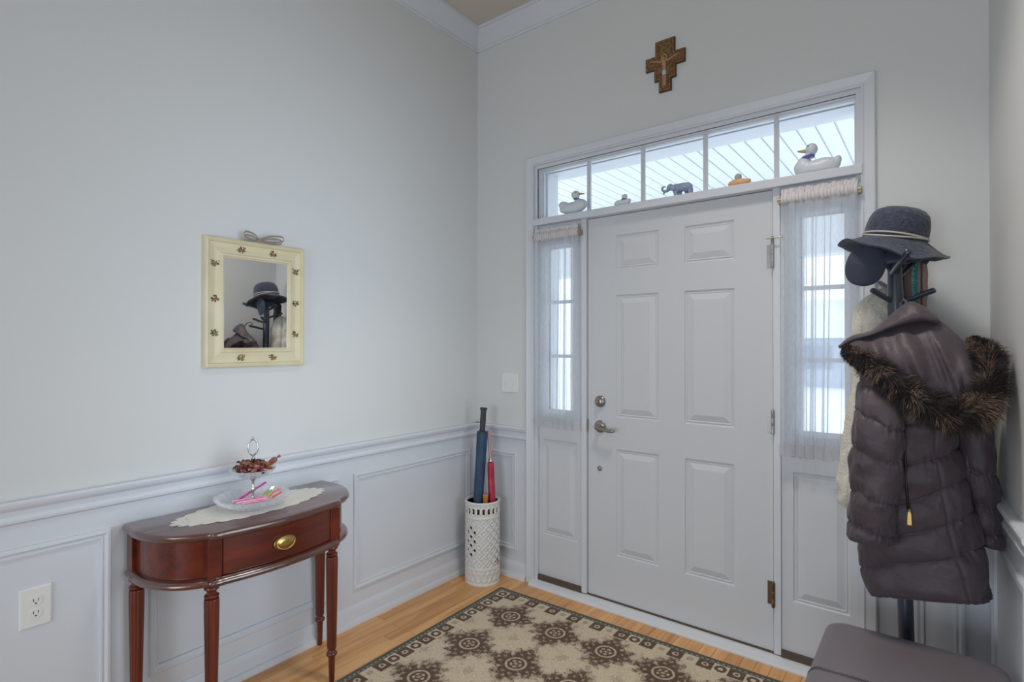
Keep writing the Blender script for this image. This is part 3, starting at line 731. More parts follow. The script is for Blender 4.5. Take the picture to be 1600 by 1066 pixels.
# ------------------------------------------------------------------ cross over the door
M_cw = mat('cross_dark_wood', srgb(78, 52, 40), 0.5); M_cg2 = mat('cross_gilt', srgb(176, 136, 74), 0.4, metal=0.3, bump=0.6, bscale=160, col2=srgb(96, 66, 40), vscale=110)
M_cr = mat('cross_red', srgb(96, 34, 32), 0.5); M_cp = mat('cross_painted_gold', srgb(150, 116, 66), 0.5, col2=srgb(84, 54, 38), vscale=70)
M_skin = mat('painted_figure', srgb(190, 140, 118), 0.6); M_loin = mat('painted_cloth', srgb(200, 205, 210), 0.7)
crs = thing('crucifix', (1.221, 0, 2.594), 'stepped wooden crucifix with gilt border hanging on the wall above the transom', 'crucifix')
def stepped(i):
    a, b, c2, d2 = 0.049-i, 0.099-i, 0.054-i, 0.031-i
    z0, z1, z2, z3, z4 = 2.594+i, 2.652+i, 2.712+i, 2.776-i, 2.846-i
    R = [(d2, z0), (d2, z1), (c2, z1), (c2, z2), (b, z2), (b, z3), (a, z3), (a, z4)]
    return [(1.221+x, z) for x, z in R] + [(1.221-x, z) for x, z in R[::-1]]
def cross_layer(name, rows, mt):
    m = MB(); m.rings([[WF(s, n, z) for s, z in stepped(i)] for i, n in rows]); build(m, name, mt, crs)
cross_layer('wooden_back', [(0, 0.0), (0, 0.012), (0.001, 0.013)], M_cw)
cross_layer('gilt_border', [(0.004, 0.012), (0.004, 0.0145)], M_cg2)
cross_layer('red_line', [(0.011, 0.013), (0.011, 0.0150)], M_cr)
cross_layer('painted_field', [(0.014, 0.014), (0.014, 0.0156)], M_cp)
# corpus: one small continuous figure in relief
m = MB()
def ft(p): return WF(1.221+p[0], 0.0185+p[2] if len(p) > 2 else 0.0185, p[1])
m.tube([ft((0, z)) for z in (2.668, 2.69, 2.71, 2.725, 2.738, 2.745)], [0.008, 0.0085, 0.009, 0.011, 0.009, 0.004], 12)
for s in (-1, 1):
    m.tube([ft((s*0.006, 2.737)), ft((s*0.026, 2.740)), ft((s*0.045, 2.748)), ft((s*0.066, 2.753)), ft((s*0.074, 2.754))], [0.0045, 0.0042, 0.0036, 0.003, 0.0035], 8)
    m.tube([ft((s*0.004, 2.676)), ft((s*0.005, 2.655)), ft((s*0.004, 2.636)), ft((s*0.003, 2.622)), ft((s*0.005, 2.616))], [0.006, 0.0055, 0.0045, 0.0035, 0.0035], 8)
m.ell(ft((-0.002, 2.754)), (0.0065, 0.006, 0.009), 12, 8)
cp = build(m, 'figure', M_skin, crs, smooth=True)
m = MB(); m.lathe([(0.0095, -0.014), (0.0105, -0.006), (0.0100, 0.004), (0.0085, 0.009)], 14, tuple(ft((0, 2.684))), rf=lambda a, z: 1+0.06*sin(5*a)); build(m, 'loincloth', M_loin, cp, smooth=True)
m = MB(); disc(m, WF, 1.219, 2.757, 0.0157, [(0.016, 0), (0.016, 0.0012), (0.013, 0.0016)], 24); build(m, 'halo', mat('halo_gold', srgb(190, 160, 90), 0.4, metal=0.4), cp)
m = MB(); m.ell(ft((-0.002, 2.757)), (0.0075, 0.005, 0.0095), 12, 8); build(m, 'hair', mat('dark_brown_hair', srgb(70, 42, 30), 0.7), cp, smooth=True)

# ------------------------------------------------------------------ umbrella stand and umbrellas
M_cer = mat('white_glazed_ceramic', srgb(236, 234, 228), 0.22, coat=0.3)
UX, UY, UR, UH = 0.172, -0.150, 0.100, 0.462
ust = thing('umbrella_stand', (UX, UY, 0), 'white pierced ceramic umbrella stand with lattice pattern in the corner by the door', 'umbrella stand')
NA, NZ = 280, 200
def band_holes(a, z):
    """(relief height, is hole) at angle a, height z"""
    h = 0.0
    if z < 0.012 or z > UH-0.014: return 0.005, False
    if 0.085 < z < 0.100 or UH-0.088 < z < UH-0.076: return 0.005, False
    if z > UH-0.076:                                   # interlaced rings at the top
        t = (a/(2*pi)*20) % 1.0 - 0.5; q = (z-(UH-0.045))/0.029
        d = sqrt((t/0.5)**2+q*q)
        if abs(t) < 0.24 and abs(q) < 0.55 and (t/0.26)**2+(q/0.62)**2 < 1: return 0, True
        return (0.004 if 0.62 < d < 1.0 else 0.0), False
    if z < 0.085:                                      # embossed rings at the foot
        t = (a/(2*pi)*20) % 1.0 - 0.5; q = (z-0.049)/0.033
        d = sqrt((t/0.5)**2+q*q)
        return (0.005 if 0.55 < d < 1.0 else 0.0), False
    # diamond lattice
    u = a/(2*pi)*12; v = (z-0.100)/0.050
    p = (u+v) % 1.0 - 0.5; q = (u-v) % 1.0 - 0.5
    e = max(abs(p), abs(q))
    da = (a+radians(92)+pi) % (2*pi) - pi; db = (a-radians(24)+pi) % (2*pi) - pi
    if e < 0.22:
        open_ = (abs(da) < 0.30 and 0.16 < z < 0.34) or (abs(db) < 0.26 and 0.22 < z < 0.34)
        return (-0.004, open_)
    return (0.0045 if e < 0.36 else 0.0015) - (0.0035 if e > 0.46 else 0), False
m = MB(); idx = {}; vs = []; fs = []
for i in range(NZ+1):
    z = UH*i/NZ
    for j in range(NA):
        a = 2*pi*j/NA; h, _ = band_holes(a, z)
        vs.append((UX+(UR-0.004+h)*cos(a), UY+(UR-0.004+h)*sin(a), z))
for i in range(NZ):
    for j in range(NA):
        z = UH*(i+0.5)/NZ; a = 2*pi*(j+0.5)/NA
        if band_holes(a, z)[1]: continue
        k = (j+1) % NA; fs.append((i*NA+j, i*NA+k, (i+1)*NA+k, (i+1)*NA+j))
m.add(vs, fs)
sh = build(m, 'pierced_shell', M_cer, ust, smooth=True, fix=False)
sm = sh.modifiers.new('solid', 'SOLIDIFY'); sm.thickness = 0.006; sm.offset = -1
m = MB(); m.lathe([(UR-0.008, 0.001), (UR-0.006, 0.004), (UR-0.008, 0.010), (0.004, 0.010)], 48, (UX, UY, 0)); build(m, 'base', M_cer, ust, smooth=40)
m = MB(); m.lathe([(UR-0.010, UH-0.006), (UR+0.001, UH-0.006), (UR+0.004, UH-0.001), (UR+0.003, UH+0.004), (UR-0.003, UH+0.007), (UR-0.009, UH+0.004), (UR-0.011, UH-0.001), (UR-0.010, UH-0.006)], 64, (UX, UY, 0)); build(m, 'rim', M_cer, ust, smooth=True)

def umbrella(name, label, top, bot, rtop, rbot, mt, seed, folds=5):
    """rolled canopy between two points; returns the root and axis"""
    top = Vector(top); bot = Vector(bot); ax = (top-bot).normalized()
    root = thing(name, bot - ax*0.0, label, 'umbrella')
    q = ax.to_track_quat('Z', 'Y').to_matrix(); L = (top-bot).length
    m = MB(); R = []; n = 40
    for i in range(n+1):
        t = i/n; r = rbot+(rtop-rbot)*t
        if t < 0.06: r *= 0.55+0.45*t/0.06
        if t > 0.985: r *= 0.9
        ring = []
        for j in range(28):
            a = 2*pi*j/28
            w = 1+0.10*abs(sin(folds*a/2+t*5.0))+0.07*noise.noise(Vector((cos(a)*1.5, sin(a)*1.5, t*14+seed)))
            ring.append(bot + q @ Vector((r*w*cos(a), r*w*sin(a), L*t)))
        R.append(ring)
    m.rings(R); build(m, 'rolled_canopy', mt, root, smooth=True)
    return root, q, ax, L
M_blue = mat('navy_umbrella_nylon', srgb(48, 78, 108), 0.5, bump=0.4, bscale=50, var=0.25, vscale=20)
M_red = mat('crimson_umbrella_nylon', srgb(206, 52, 84), 0.35, bump=0.5, bscale=60, var=0.35, vscale=40)
M_blk = mat('black_grip', srgb(58, 58, 64), 0.5)
a = PX(753.6, 674, -0.155); b = PX(747, 786, -0.185); d = (a-b)/(a.z-b.z); b2 = b - d*(b.z-0.09)
um, q, ax, L = umbrella('umbrella', 'long navy blue rolled umbrella standing in the white ceramic stand', a, b2, 0.029, 0.024, M_blue, 1)
m = MB(); m.lathe([(0.015, 0.0), (0.018, 0.003), (0.018, 0.010), (0.0150, 0.014), (0.0165, 0.03), (0.0175, 0.06), (0.0165, 0.10), (0.0175, 0.122), (0.0215, 0.126), (0.0220, 0.134), (0.019, 0.137)], 20, rf=lambda an, z: 1-0.03*(abs(sin(6*an))), tf=lambda p: a + q @ Vector(p)); build(m, 'grip', M_blk, um, smooth=40)
m = MB(); m.lathe([(0.003, -0.07), (0.006, -0.05), (0.010, 0.0), (0.014, 0.006)], 12, tf=lambda p: b2 + q @ Vector(p)); build(m, 'ferrule', M_nickel, um, smooth=40)
m = MB(); m.lathe([(0.031, -0.012), (0.0315, -0.008), (0.030, -0.004)], 24, tf=lambda p: a + q @ Vector(p)); build(m, 'canopy_collar', M_blk, um, smooth=40)
a3 = PX(766.5, 722, -0.125); b3 = PX(769, 786, -0.128); d = (a3-b3)/(a3.z-b3.z); b4 = b3 - d*(b3.z-0.07)
um2, q3, ax3, L = umbrella('umbrella.001', 'crimson rolled umbrella with pale shaft standing right of the navy umbrella', a3, b4, 0.018, 0.021, M_red, 4, 7)
c3 = PX(763, 672, -0.118)
m = MB(); m.tube([a3 + (c3-a3)*t for t in (-0.05, 0.2, 0.5, 0.8, 1.0)], [0.0085, 0.0075, 0.0075, 0.0095, 0.0085], 12); build(m, 'shaft_sleeve', mat('pale_pink_plastic', srgb(206, 150, 165), 0.3), um2, smooth=True)
m = MB(); m.lathe([(0.009, 0.0), (0.012, 0.003), (0.012, 0.018), (0.009, 0.022)], 14, tf=lambda p: a3 + q3 @ Vector(p)); build(m, 'ferrule', M_silver, um2, smooth=40)
a5 = PX(758.5, 776, -0.182)
root = thing('umbrella.002', (a5.x, a5.y, 0.012), 'short umbrella with orange wooden handle just showing inside the ceramic stand', 'umbrella')
M_or = mat('orange_wood_handle', srgb(206, 126, 62), 0.35)
m = MB(); m.lathe([(0.010, 0.0), (0.016, 0.004), (0.018, 0.02), (0.015, 0.05), (0.013, 0.08), (0.016, 0.105), (0.017, 0.118), (0.012, 0.124)], 18, (a5.x, a5.y, 0.385)); build(m, 'handle', M_or, root, smooth=40)
m = MB(); m.lathe([(0.010, 0.0), (0.016, 0.01), (0.019, 0.16), (0.017, 0.368), (0.012, 0.375)], 24, (a5.x, a5.y, 0.012), rf=lambda an, z: 1+0.08*abs(sin(4*an))); build(m, 'rolled_canopy', mat('dark_umbrella_nylon', srgb(50, 48, 60), 0.5), root, smooth=True)

# ------------------------------------------------------------------ rug
def rug_mat():
    m = bpy.data.materials.new('rug_pile'); m.use_nodes = True
    nt = m.node_tree; b = nt.nodes['Principled BSDF']; L = nt.links.new
    b.inputs['Roughness'].default_value = 0.95; b.inputs['Specular IOR Level'].default_value = 0.1; b.inputs['Sheen Weight'].default_value = 0.15
    tc = nd(nt, 'ShaderNodeTexCoord'); sp = nd(nt, 'ShaderNodeSeparateXYZ'); L(tc.outputs['Object'], sp.inputs[0])
    def M(op, a, c=None, d=None):
        n = nd(nt, 'ShaderNodeMath', operation=op)
        for i, x in enumerate((a, c, d)):
            if x is None: continue
            if isinstance(x, (int, float)): n.inputs[i].default_value = x
            else: L(x, n.inputs[i])
        return n.outputs[0]
    X, Y = sp.outputs[0], sp.outputs[1]
    def noise_(scale, det=4.0, w=None):
        n = nd(nt, 'ShaderNodeTexNoise', i_Scale=scale, i_Detail=det); L(tc.outputs['Object'], n.inputs['Vector']); return n.outputs['Fac']
    def smooth(x, a, c):
        n = nd(nt, 'ShaderNodeMapRange', interpolation_type='SMOOTHSTEP'); n.inputs['From Min'].default_value = a; n.inputs['From Max'].default_value = c; L(x, n.inputs['Value']); return n.outputs[0]
    n1 = noise_(38, 6); n2 = noise_(110, 3); n3 = noise_(14, 4)
    # half-drop grid of medallions; X right from the corner, Y negative towards the viewer
    def medallion(ox, oy):
        px, py = RUG_P
        u = M('SUBTRACT', M('MODULO', M('ADD', X, ox+50*px), px), px/2); v = M('SUBTRACT', M('MODULO', M('ADD', Y, oy+50*py), py), py/2)
        r = M('SQRT', M('ADD', M('MULTIPLY', u, u), M('MULTIPLY', v, v))); a = M('ARCTAN2', v, u)
        # lobed outline, inner ring, centre rosette
        lob = M('ADD', 0.124, M('ADD', M('MULTIPLY', M('COSINE', M('MULTIPLY', a, 4.0)), 0.022), M('MULTIPLY', M('COSINE', M('MULTIPLY', a, 12.0)), 0.012)))
        lob = M('ADD', lob, M('ADD', M('MULTIPLY', M('SUBTRACT', n1, 0.5), 0.11), M('MULTIPLY', M('SUBTRACT', n2, 0.5), 0.17)))
        body = M('SUBTRACT', 1.0, smooth(M('SUBTRACT', r, lob), -0.034, 0.016))
        ring = M('MULTIPLY', smooth(M('ADD', r, M('MULTIPLY', M('SUBTRACT', n2, 0.5), 0.012)), 0.036, 0.040), M('SUBTRACT', 1.0, smooth(r, 0.046, 0.050)))
        ros = M('MULTIPLY', M('SUBTRACT', 1.0, smooth(r, 0.020, 0.038)), smooth(M('ADD', M('ADD', M('COSINE', M('MULTIPLY', a, 5.0)), M('MULTIPLY', M('SINE', M('MULTIPLY', r, 360.0)), 0.9)), M('MULTIPLY', M('SUBTRACT', n2, 0.5), 2.5)), -0.1, 0.5))
        fil = M('MULTIPLY', smooth(r, 0.056, 0.064), smooth(M('ADD', M('MULTIPLY', M('COSINE', M('MULTIPLY', a, 12.0)), M('SINE', M('MULTIPLY', r, 150.0))), M('MULTIPLY', M('SUBTRACT', n2, 0.5), 4.5)), 0.1, 0.8))
        light = M('MAXIMUM', ring, M('MAXIMUM', ros, M('MULTIPLY', fil, 0.65)))
        return M('MULTIPLY', M('MULTIPLY', body, M('SUBTRACT', 1.0, M('MULTIPLY', light, 0.75))), M('SUBTRACT', 1.0, M('MULTIPLY', smooth(r, 0.05, 0.16), 0.25)))
    RUG_P = (0.262, 0.312)
    med = medallion(0.131-RUG_A[0], 0.156-RUG_A[1])
    speck = smooth(M('ADD', n1, M('MULTIPLY', M('SUBTRACT', n2, 0.5), 0.5)), 0.58, 0.70)
    dm = M('ADD', M('ABSOLUTE', M('SUBTRACT', M('MODULO', M('ADD', X, 0.262*50-RUG_A[0]), 0.262), 0.131)), M('ABSOLUTE', M('SUBTRACT', M('MODULO', M('ADD', Y, 0.312*50-RUG_A[1]), 0.312), 0.156)))
    dm = M('SUBTRACT', 1.0, smooth(M('ADD', dm, M('MULTIPLY', M('SUBTRACT', n2, 0.5), 0.08)), 0.020, 0.045))
    field = M('MAXIMUM', M('MAXIMUM', med, M('MULTIPLY', dm, 0.30)), M('MULTIPLY', speck, 0.30))
    # distance from the edges
    W2, D2 = RUG_SIZE
    dx = M('MINIMUM', X, M('SUBTRACT', W2, X)); dy = M('MINIMUM', M('MULTIPLY', Y, -1.0), M('ADD', Y, D2)); e = M('MINIMUM', dx, dy)
    along = M('ADD', M('MULTIPLY', M('LESS_THAN', dx, dy), Y), M('MULTIPLY', M('SUBTRACT', 1.0, M('LESS_THAN', dx, dy)), X))
    # border squares
    s = 0.064
    cell = M('FLOOR', M('DIVIDE', M('ADD', along, 20.0), s)); loc = M('SUBTRACT', M('FRACT', M('DIVIDE', M('ADD', along, 20.0), s)), 0.5)
    wn = nd(nt, 'ShaderNodeTexWhiteNoise', noise_dimensions='1D'); L(cell, wn.inputs['W'])
    darkcell = M('LESS_THAN', M('MODULO', cell, 2.0), 0.5)
    q = M('DIVIDE', M('SUBTRACT', e, 0.066), s)
    rr = M('SQRT', M('ADD', M('MULTIPLY', loc, loc), M('MULTIPLY', q, q)))
    rn = M('ADD', rr, M('MULTIPLY', M('SUBTRACT', n2, 0.5), 0.22))
    inner = M('SUBTRACT', 1.0, smooth(rn, 0.20, 0.27)); core = M('SUBTRACT', 1.0, smooth(rn, 0.08, 0.14))
    dk = M('SUBTRACT', 1.0, M('MULTIPLY', M('SUBTRACT', inner, core), 0.8))                      # dark square, light ring
    ringy = M('MULTIPLY', M('MULTIPLY', smooth(rn, 0.14, 0.20), M('SUBTRACT', 1.0, smooth(rn, 0.36, 0.42))), M('GREATER_THAN', wn.outputs['Value'], 0.45))
    spot = M('MULTIPLY', M('MULTIPLY', inner, 0.35), M('LESS_THAN', wn.outputs['Value'], 0.45))
    lt = M('ADD', M('ADD', ringy, spot), 0.08)
    sq = M('ADD', M('MULTIPLY', darkcell, dk), M('MULTIPLY', M('SUBTRACT', 1.0, darkcell), lt))
    sq = M('MINIMUM', M('MAXIMUM', sq, 0.0), 1.0)
    sq = M('MULTIPLY', sq, M('SUBTRACT', 1.15, M('MULTIPLY', n3, 0.5)))
    inb = M('MULTIPLY', smooth(e, 0.034, 0.036), M('SUBTRACT', 1.0, smooth(e, 0.097, 0.099)))
    infield = smooth(e, 0.098, 0.100)
    val = M('ADD', M('MULTIPLY', field, infield), M('MULTIPLY', sq, inb))
    rp = nd(nt, 'ShaderNodeValToRGB'); rp.color_ramp.elements[0].color = srgb(214, 198, 172); rp.color_ramp.elements[1].color = srgb(100, 78, 63)
    rp.color_ramp.elements[0].position = 0.08; rp.color_ramp.elements[1].position = 0.85
    L(val, rp.inputs[0])
    # mottled wear over the whole rug
    wr = nd(nt, 'ShaderNodeMix', data_type='RGBA', blend_type='MULTIPLY'); wr.inputs[0].default_value = 0.5
    cr = nd(nt, 'ShaderNodeValToRGB'); cr.color_ramp.elements[0].color = (0.55, 0.52, 0.48, 1); cr.color_ramp.elements[1].color = (1.1, 1.1, 1.1, 1); cr.color_ramp.elements[0].position = 0.3; cr.color_ramp.elements[1].position = 0.6
    L(n2, cr.inputs[0]); L(rp.outputs[0], wr.inputs[6]); L(cr.outputs[0], wr.inputs[7])
    # grey-green edge with a dashed light line
    dash = M('MULTIPLY', M('GREATER_THAN', M('FRACT', M('MULTIPLY', along, 45.0)), 0.45), M('MULTIPLY', smooth(e, 0.021, 0.022), M('SUBTRACT', 1.0, smooth(e, 0.027, 0.028))))
    ec = nd(nt, 'ShaderNodeMix', data_type='RGBA'); ec.inputs[6].default_value = srgb(88, 88, 78); ec.inputs[7].default_value = srgb(168, 164, 148); L(dash, ec.inputs[0])
    ine = M('SUBTRACT', 1.0, smooth(e, 0.033, 0.035))
    fin = nd(nt, 'ShaderNodeMix', data_type='RGBA'); L(ine, fin.inputs[0]); L(wr.outputs[2], fin.inputs[6]); L(ec.outputs[2], fin.inputs[7])
    L(fin.outputs[2], b.inputs['Base Color'])
    bp = nd(nt, 'ShaderNodeBump', i_Strength=0.5, i_Distance=0.003)
    nn = nd(nt, 'ShaderNodeTexNoise', i_Scale=420.0, i_Detail=2.0); L(tc.outputs['Object'], nn.inputs['Vector']); L(nn.outputs['Fac'], bp.inputs['Height']); L(bp.outputs[0], b.inputs['Normal'])
    return m
RUG_SIZE = (1.64, 2.3); RUG_A = (0.248, -0.235)
m = MB(); w, d = RUG_SIZE
def rr_ring(i, z, r=0.012, n=5):
    out = []
    for cx, cy, a0 in ((w-i-r, -i-r, 0), (i+r, -i-r, 90), (i+r, -d+i+r, 180), (w-i-r, -d+i+r, 270)):
        for k in range(n):
            a = radians(a0+90*k/(n-1)); out.append(Vector((cx+r*cos(a), cy+r*sin(a), z)))
    return out
m.rings([rr_ring(0, 0.0), rr_ring(-0.001, 0.003), rr_ring(0, 0.007), rr_ring(0.004, 0.009)])
rug = build(m, 'area_rug', rug_mat(), recenter=False, label='beige area rug with brown medallions and dark edge on the oak floor', cat='rug')
rug.location = (0.326, -0.172, 0.0003); rug.rotation_euler = (0, 0, radians(0.9))
# ------------------------------------------------------------------ curtains on the sidelights
def curtain(name, label, x0, x1, ztop, zbot, seed, flare):
    zc = ztop-0.062
    t = thing(name, ((x0+x1)/2, -0.01, zbot), label, 'curtain')
    rr = random.Random(seed)
    ph = [rr.uniform(0, 6.28) for _ in range(6)]
    def pos(u, z, n0, amp, fine=0.0):
        k = (ztop-z)/(ztop-zbot)
        f = 2*pi*(u*6 + 0.45*sin(2*pi*u+ph[0]) + 0.25*sin(7*u+ph[5]) + 0.3*k*sin(5*u+ph[1]))
        n = amp*(0.8*sin(f+ph[2]) + 0.35*sin(f*0.47+ph[3]+1.2*k) + 0.25*sin(f*1.9+ph[4])*(1-0.5*k))
        dx = (0.0095*sin(2*f+ph[5]) + 0.006*sin(0.9*f+ph[2]+k)) * (0.6+0.4*k) * min(1, u*12, (1-u)*12)
        s = x0 + (x1-x0)*u + dx + flare*(u-0.5)*k*k
        if fine: n += fine*sin(u*2*pi*34+ph[1])*sin(z*190+ph[2]) ; z = z + 0.5*fine*sin(u*2*pi*17+ph[3])
        return WF(s, n0+n, z)
    def sheet(nm, z0, z1, nz, n0, amp, mt, nu=170, fine=0.0, wob=0.0):
        m = MB(); R = []
        for i in range(nz+1):
            zz = z0+(z1-z0)*i/nz
            R.append([pos(j/nu, zz + (wob*sin(j*0.35+ph[4]) if i == nz else 0), n0, amp, fine) for j in range(nu+1)])
        m.rings(R, closed=False); return build(m, nm, mt, t, smooth=True, fix=False)
    sheet('sheer_panel', zc+0.004, zbot+0.055, 40, 0.030, 0.0085, M_sheer)
    sheet('hem', zbot+0.057, zbot, 4, 0.030, 0.0085, M_hem, wob=0.006)
    # gathered rod pocket: a puffed tube of cloth with ruffled edge above
    m = MB(); R = []
    for j in range(161):
        u = j/160; g = 0.004*sin(u*2*pi*19+ph[0])+0.003*sin(u*2*pi*43+ph[1])
        ring = []
        for k in range(14):
            a = 2*pi*k/14
            ring.append(WF(x0+(x1-x0)*u, 0.030+(0.012+g)*cos(a), zc+0.020+(0.021+g+0.003*sin(u*61+k))*sin(a)))
        R.append(ring)
    m.rings(R); build(m, 'rod_pocket', M_ruffle, t, smooth=True)
    sheet('ruffle', ztop, zc+0.030, 5, 0.030, 0.004, M_ruffle, fine=0.004)
    for s in (x0-0.006, x1+0.004):
        m = MB(); m.tube([WF(s-0.008, 0.030, zc+0.02), WF(s+0.008, 0.030, zc+0.02)], 0.007, 12); fbox(m, WF, s-0.007, s+0.007, -0.02, 0.034, zc+0.004, zc+0.030); build(m, 'rod_bracket', M_brass, t, smooth=30)
curtain('sheer_curtain', 'narrow white sheer curtain covering the sidelight window left of the door', 0.462, 0.742, 2.012, 0.900, 1, 0.015)
curtain('sheer_curtain.001', 'white sheer curtain over the sidelight between door and coat rack', 1.740, 2.018, 2.020, 0.893, 5, 0.02)

# ------------------------------------------------------------------ figurines on the transom ledge
LY = 0.012
def P0(u, v, dy=0.0): return PX(u, v, LY+dy)
def HX(u, v): return (PX(u+1, v, LY)-PX(u, v, LY)).x
def VZ(u, v): return (PX(u, v, LY)-PX(u, v+1, LY)).z
LEDGE = 2.0785
def figure(mb_parts, name, mt, parent=None, voxel=0.0035, **kw):
    m = MB()
    for p in mb_parts:
        if p[0] == 'e':
            _, u, v, ru, rv, dep, rot = p
            c = P0(u, v); m.ell(c, (ru*HX(u, v), dep, rv*VZ(u, v)), 18, 12, rot=Matrix.Rotation(radians(rot), 3, 'Y') if rot else None)
        else:
            _, pts, rad = p
            m.tube([P0(*q) for q in pts], [r*VZ(pts[0][0], pts[0][1]) for r in rad], 12)
    for i, p in enumerate(m.v):
        if p[2] < LEDGE: m.v[i] = (p[0], p[1], LEDGE)
    o = build(m, name, mt, parent, **kw)
    md = o.modifiers.new('remesh', 'REMESH'); md.mode = 'VOXEL'; md.voxel_size = voxel; md.use_smooth_shade = True
    sm = o.modifiers.new('smooth', 'SMOOTH'); sm.factor = 0.5; sm.iterations = 4
    return o
M_duck = mat('white_glazed_duck', srgb(226, 230, 236), 0.35); M_bill = mat('yellow_bill', srgb(214, 176, 110), 0.4); M_col = mat('violet_ribbon', srgb(104, 104, 178), 0.6)
M_eye = mat('dark_eye', srgb(40, 44, 60), 0.3)
def duck(name, label, head, hr, neck, body, bill, mt, mhead=None, collar=True, cat='duck figurine'):
    c = P0(*head); root = thing(name, (P0(*body[0][1:3]).x, LY, LEDGE), label, cat)
    figure(body, 'body', mt, root)
    hd = figure([('e', head[0], head[1], hr, hr, hr*VZ(*head)*0.95, 0)]+([('t', neck, [hr*0.62]*len(neck))] if neck else []), 'head', mhead or mt, root, voxel=0.0025)
    if bill:
        m = MB(); m.tube([P0(*bill[0]), P0(*bill[1]), P0(*bill[2])], [hr*0.36*VZ(*head), hr*0.28*VZ(*head), hr*0.14*VZ(*head)], 12, flat=0.8); build(m, 'bill', M_bill, hd, smooth=True)
        sg = 1 if bill[0][0] > head[0] else -1
        e = P0(head[0]+sg*hr*0.4, head[1]-hr*0.35); m = MB(); m.ell((e.x, e.y-hr*VZ(*head)*0.78, e.z), (0.0035, 0.002, 0.003), 10, 6); build(m, 'eye', M_eye, hd, smooth=True)
    if collar:
        u, v = collar; cc = P0(u, v)
        m = MB(); r = hr*0.72*VZ(*head); ring = [cc+Vector((r*1.1*cos(a), r*sin(a), -0.25*r*cos(a)*(1 if bill and bill[0][0] > head[0] else -1))) for a in [2*pi*j/24 for j in range(25)]]
        m.tube(ring, r*0.32, 8); m.ell(cc+Vector((0.3*r, -r, -0.2*r)), (0.4*r, 0.25*r, 0.35*r), 10, 6)
        build(m, 'ribbon_collar', M_col, root, smooth=True)
    return root
duck('duck_figurine', 'large white duck figurine with violet collar at the right end of the transom ledge', (1268, 234), 10.0, [(1266, 240), (1262, 247), (1256, 254)],
     [('e', 1276, 263, 36, 13, 0.034, 0), ('e', 1290, 257, 24, 11, 0.030, 8), ('e', 1308, 251, 7, 8.5, 0.018, 20), ('e', 1256, 262, 16, 12, 0.030, 0), ('t', [(1262, 246), (1256, 253), (1252, 262)], [7, 8.5, 10])],
     ((1259, 236.5), (1253, 237), (1246, 237)), M_duck, collar=(1262, 246.5))
duck('duck_figurine.001', 'white duck figurine with violet collar facing right, standing in the leftmost transom pane', (899.5, 304.5), 6.3, [(900, 307), (902, 312), (903, 317)],
     [('e', 895, 325, 21, 9, 0.030, 0), ('e', 882, 322, 9, 6.5, 0.022, 20), ('e', 907, 320, 10, 9, 0.028, 0), ('t', [(902, 312), (904, 318), (905, 324)], [5, 7, 8])],
     ((905, 303), (909, 303), (913, 302.5)), M_duck, collar=(902, 311.5))
duck('duck_figurine.002', 'smallest white duck figurine, alone in the second transom pane from the left', (976, 307.5), 4.4, None,
     [('e', 973, 317, 12, 5, 0.022, 0), ('e', 981, 314.5, 5, 4, 0.015, -20), ('e', 968, 318, 8, 5, 0.02, 0)], None, M_duck, collar=(974.5, 311.5))
M_orduck = mat('orange_translucent_duck', srgb(240, 190, 140), 0.3); M_orduck.node_tree.nodes['Principled BSDF'].inputs['Subsurface Weight'].default_value = 0.6
M_orduck.node_tree.nodes['Principled BSDF'].inputs['Subsurface Radius'].default_value = (0.03, 0.015, 0.008)
duck('duck_figurine.003', 'small orange duck figurine with grey head in the fourth transom pane', (1153.5, 277), 5.8, [(1153, 280), (1152, 284)],
     [('e', 1154, 286, 17, 6.5, 0.026, 0), ('e', 1167, 283, 7, 4, 0.016, -10)], None, M_orduck, mhead=mat('grey_pink_duck_head', srgb(190, 178, 186), 0.4), collar=None)
M_el = mat('blue_grey_elephant', srgb(172, 186, 214), 0.35, var=0.3, vscale=50)
er = thing('elephant_figurine', (P0(1065, 295).x, LY, LEDGE), 'blue-grey elephant figurine with curled trunk in the middle transom pane', 'elephant figurine')
figure([('e', 1067, 292.5, 14.5, 6.8, 0.024, 0), ('e', 1074, 292, 8, 6.8, 0.024, 0), ('e', 1057, 293.5, 8, 6.2, 0.020, 0),
        ('t', [(1055, 297), (1056, 304), (1056.5, 309)], [4.0, 3.2, 3.4]), ('t', [(1078, 295), (1079, 301), (1080, 306)], [4.2, 3.2, 3.4]),
        ('t', [(1062, 297, 0.02), (1063, 304, 0.02), (1063, 308, 0.02)], [3.8, 3.0, 3.2]), ('t', [(1073, 297, 0.02), (1073, 302, 0.02), (1073, 307, 0.02)], [3.8, 3.0, 3.2])], 'body', M_el, er, voxel=0.003)
hd = figure([('e', 1047.5, 292.5, 5.2, 5.0, 0.017, 0), ('t', [(1046, 295), (1042, 298.5), (1038, 299.5), (1034.5, 297), (1034.5, 293.5), (1038, 292), (1040, 292.5)], [3.3, 2.7, 2.3, 2.0, 1.8, 1.6, 1.3]), ('t', [(1040, 298), (1037.5, 301.5), (1037, 305)], [1.8, 1.5, 1.2])], 'head', M_el, er, voxel=0.0025)
m = MB()
for s in (-1, 1): m.ell(P0(1050.5, 293.5, s*0.018), (0.013, 0.004, 0.016), 14, 10, rot=Matrix.Rotation(radians(s*25), 3, 'Z'))
build(m, 'ears', M_el, hd, smooth=True)
m = MB(); m.tube([P0(1081, 291), P0(1082.5, 295), P0(1082, 300)], [0.0025, 0.002, 0.003], 8); build(m, 'tail', M_el, er, smooth=True)

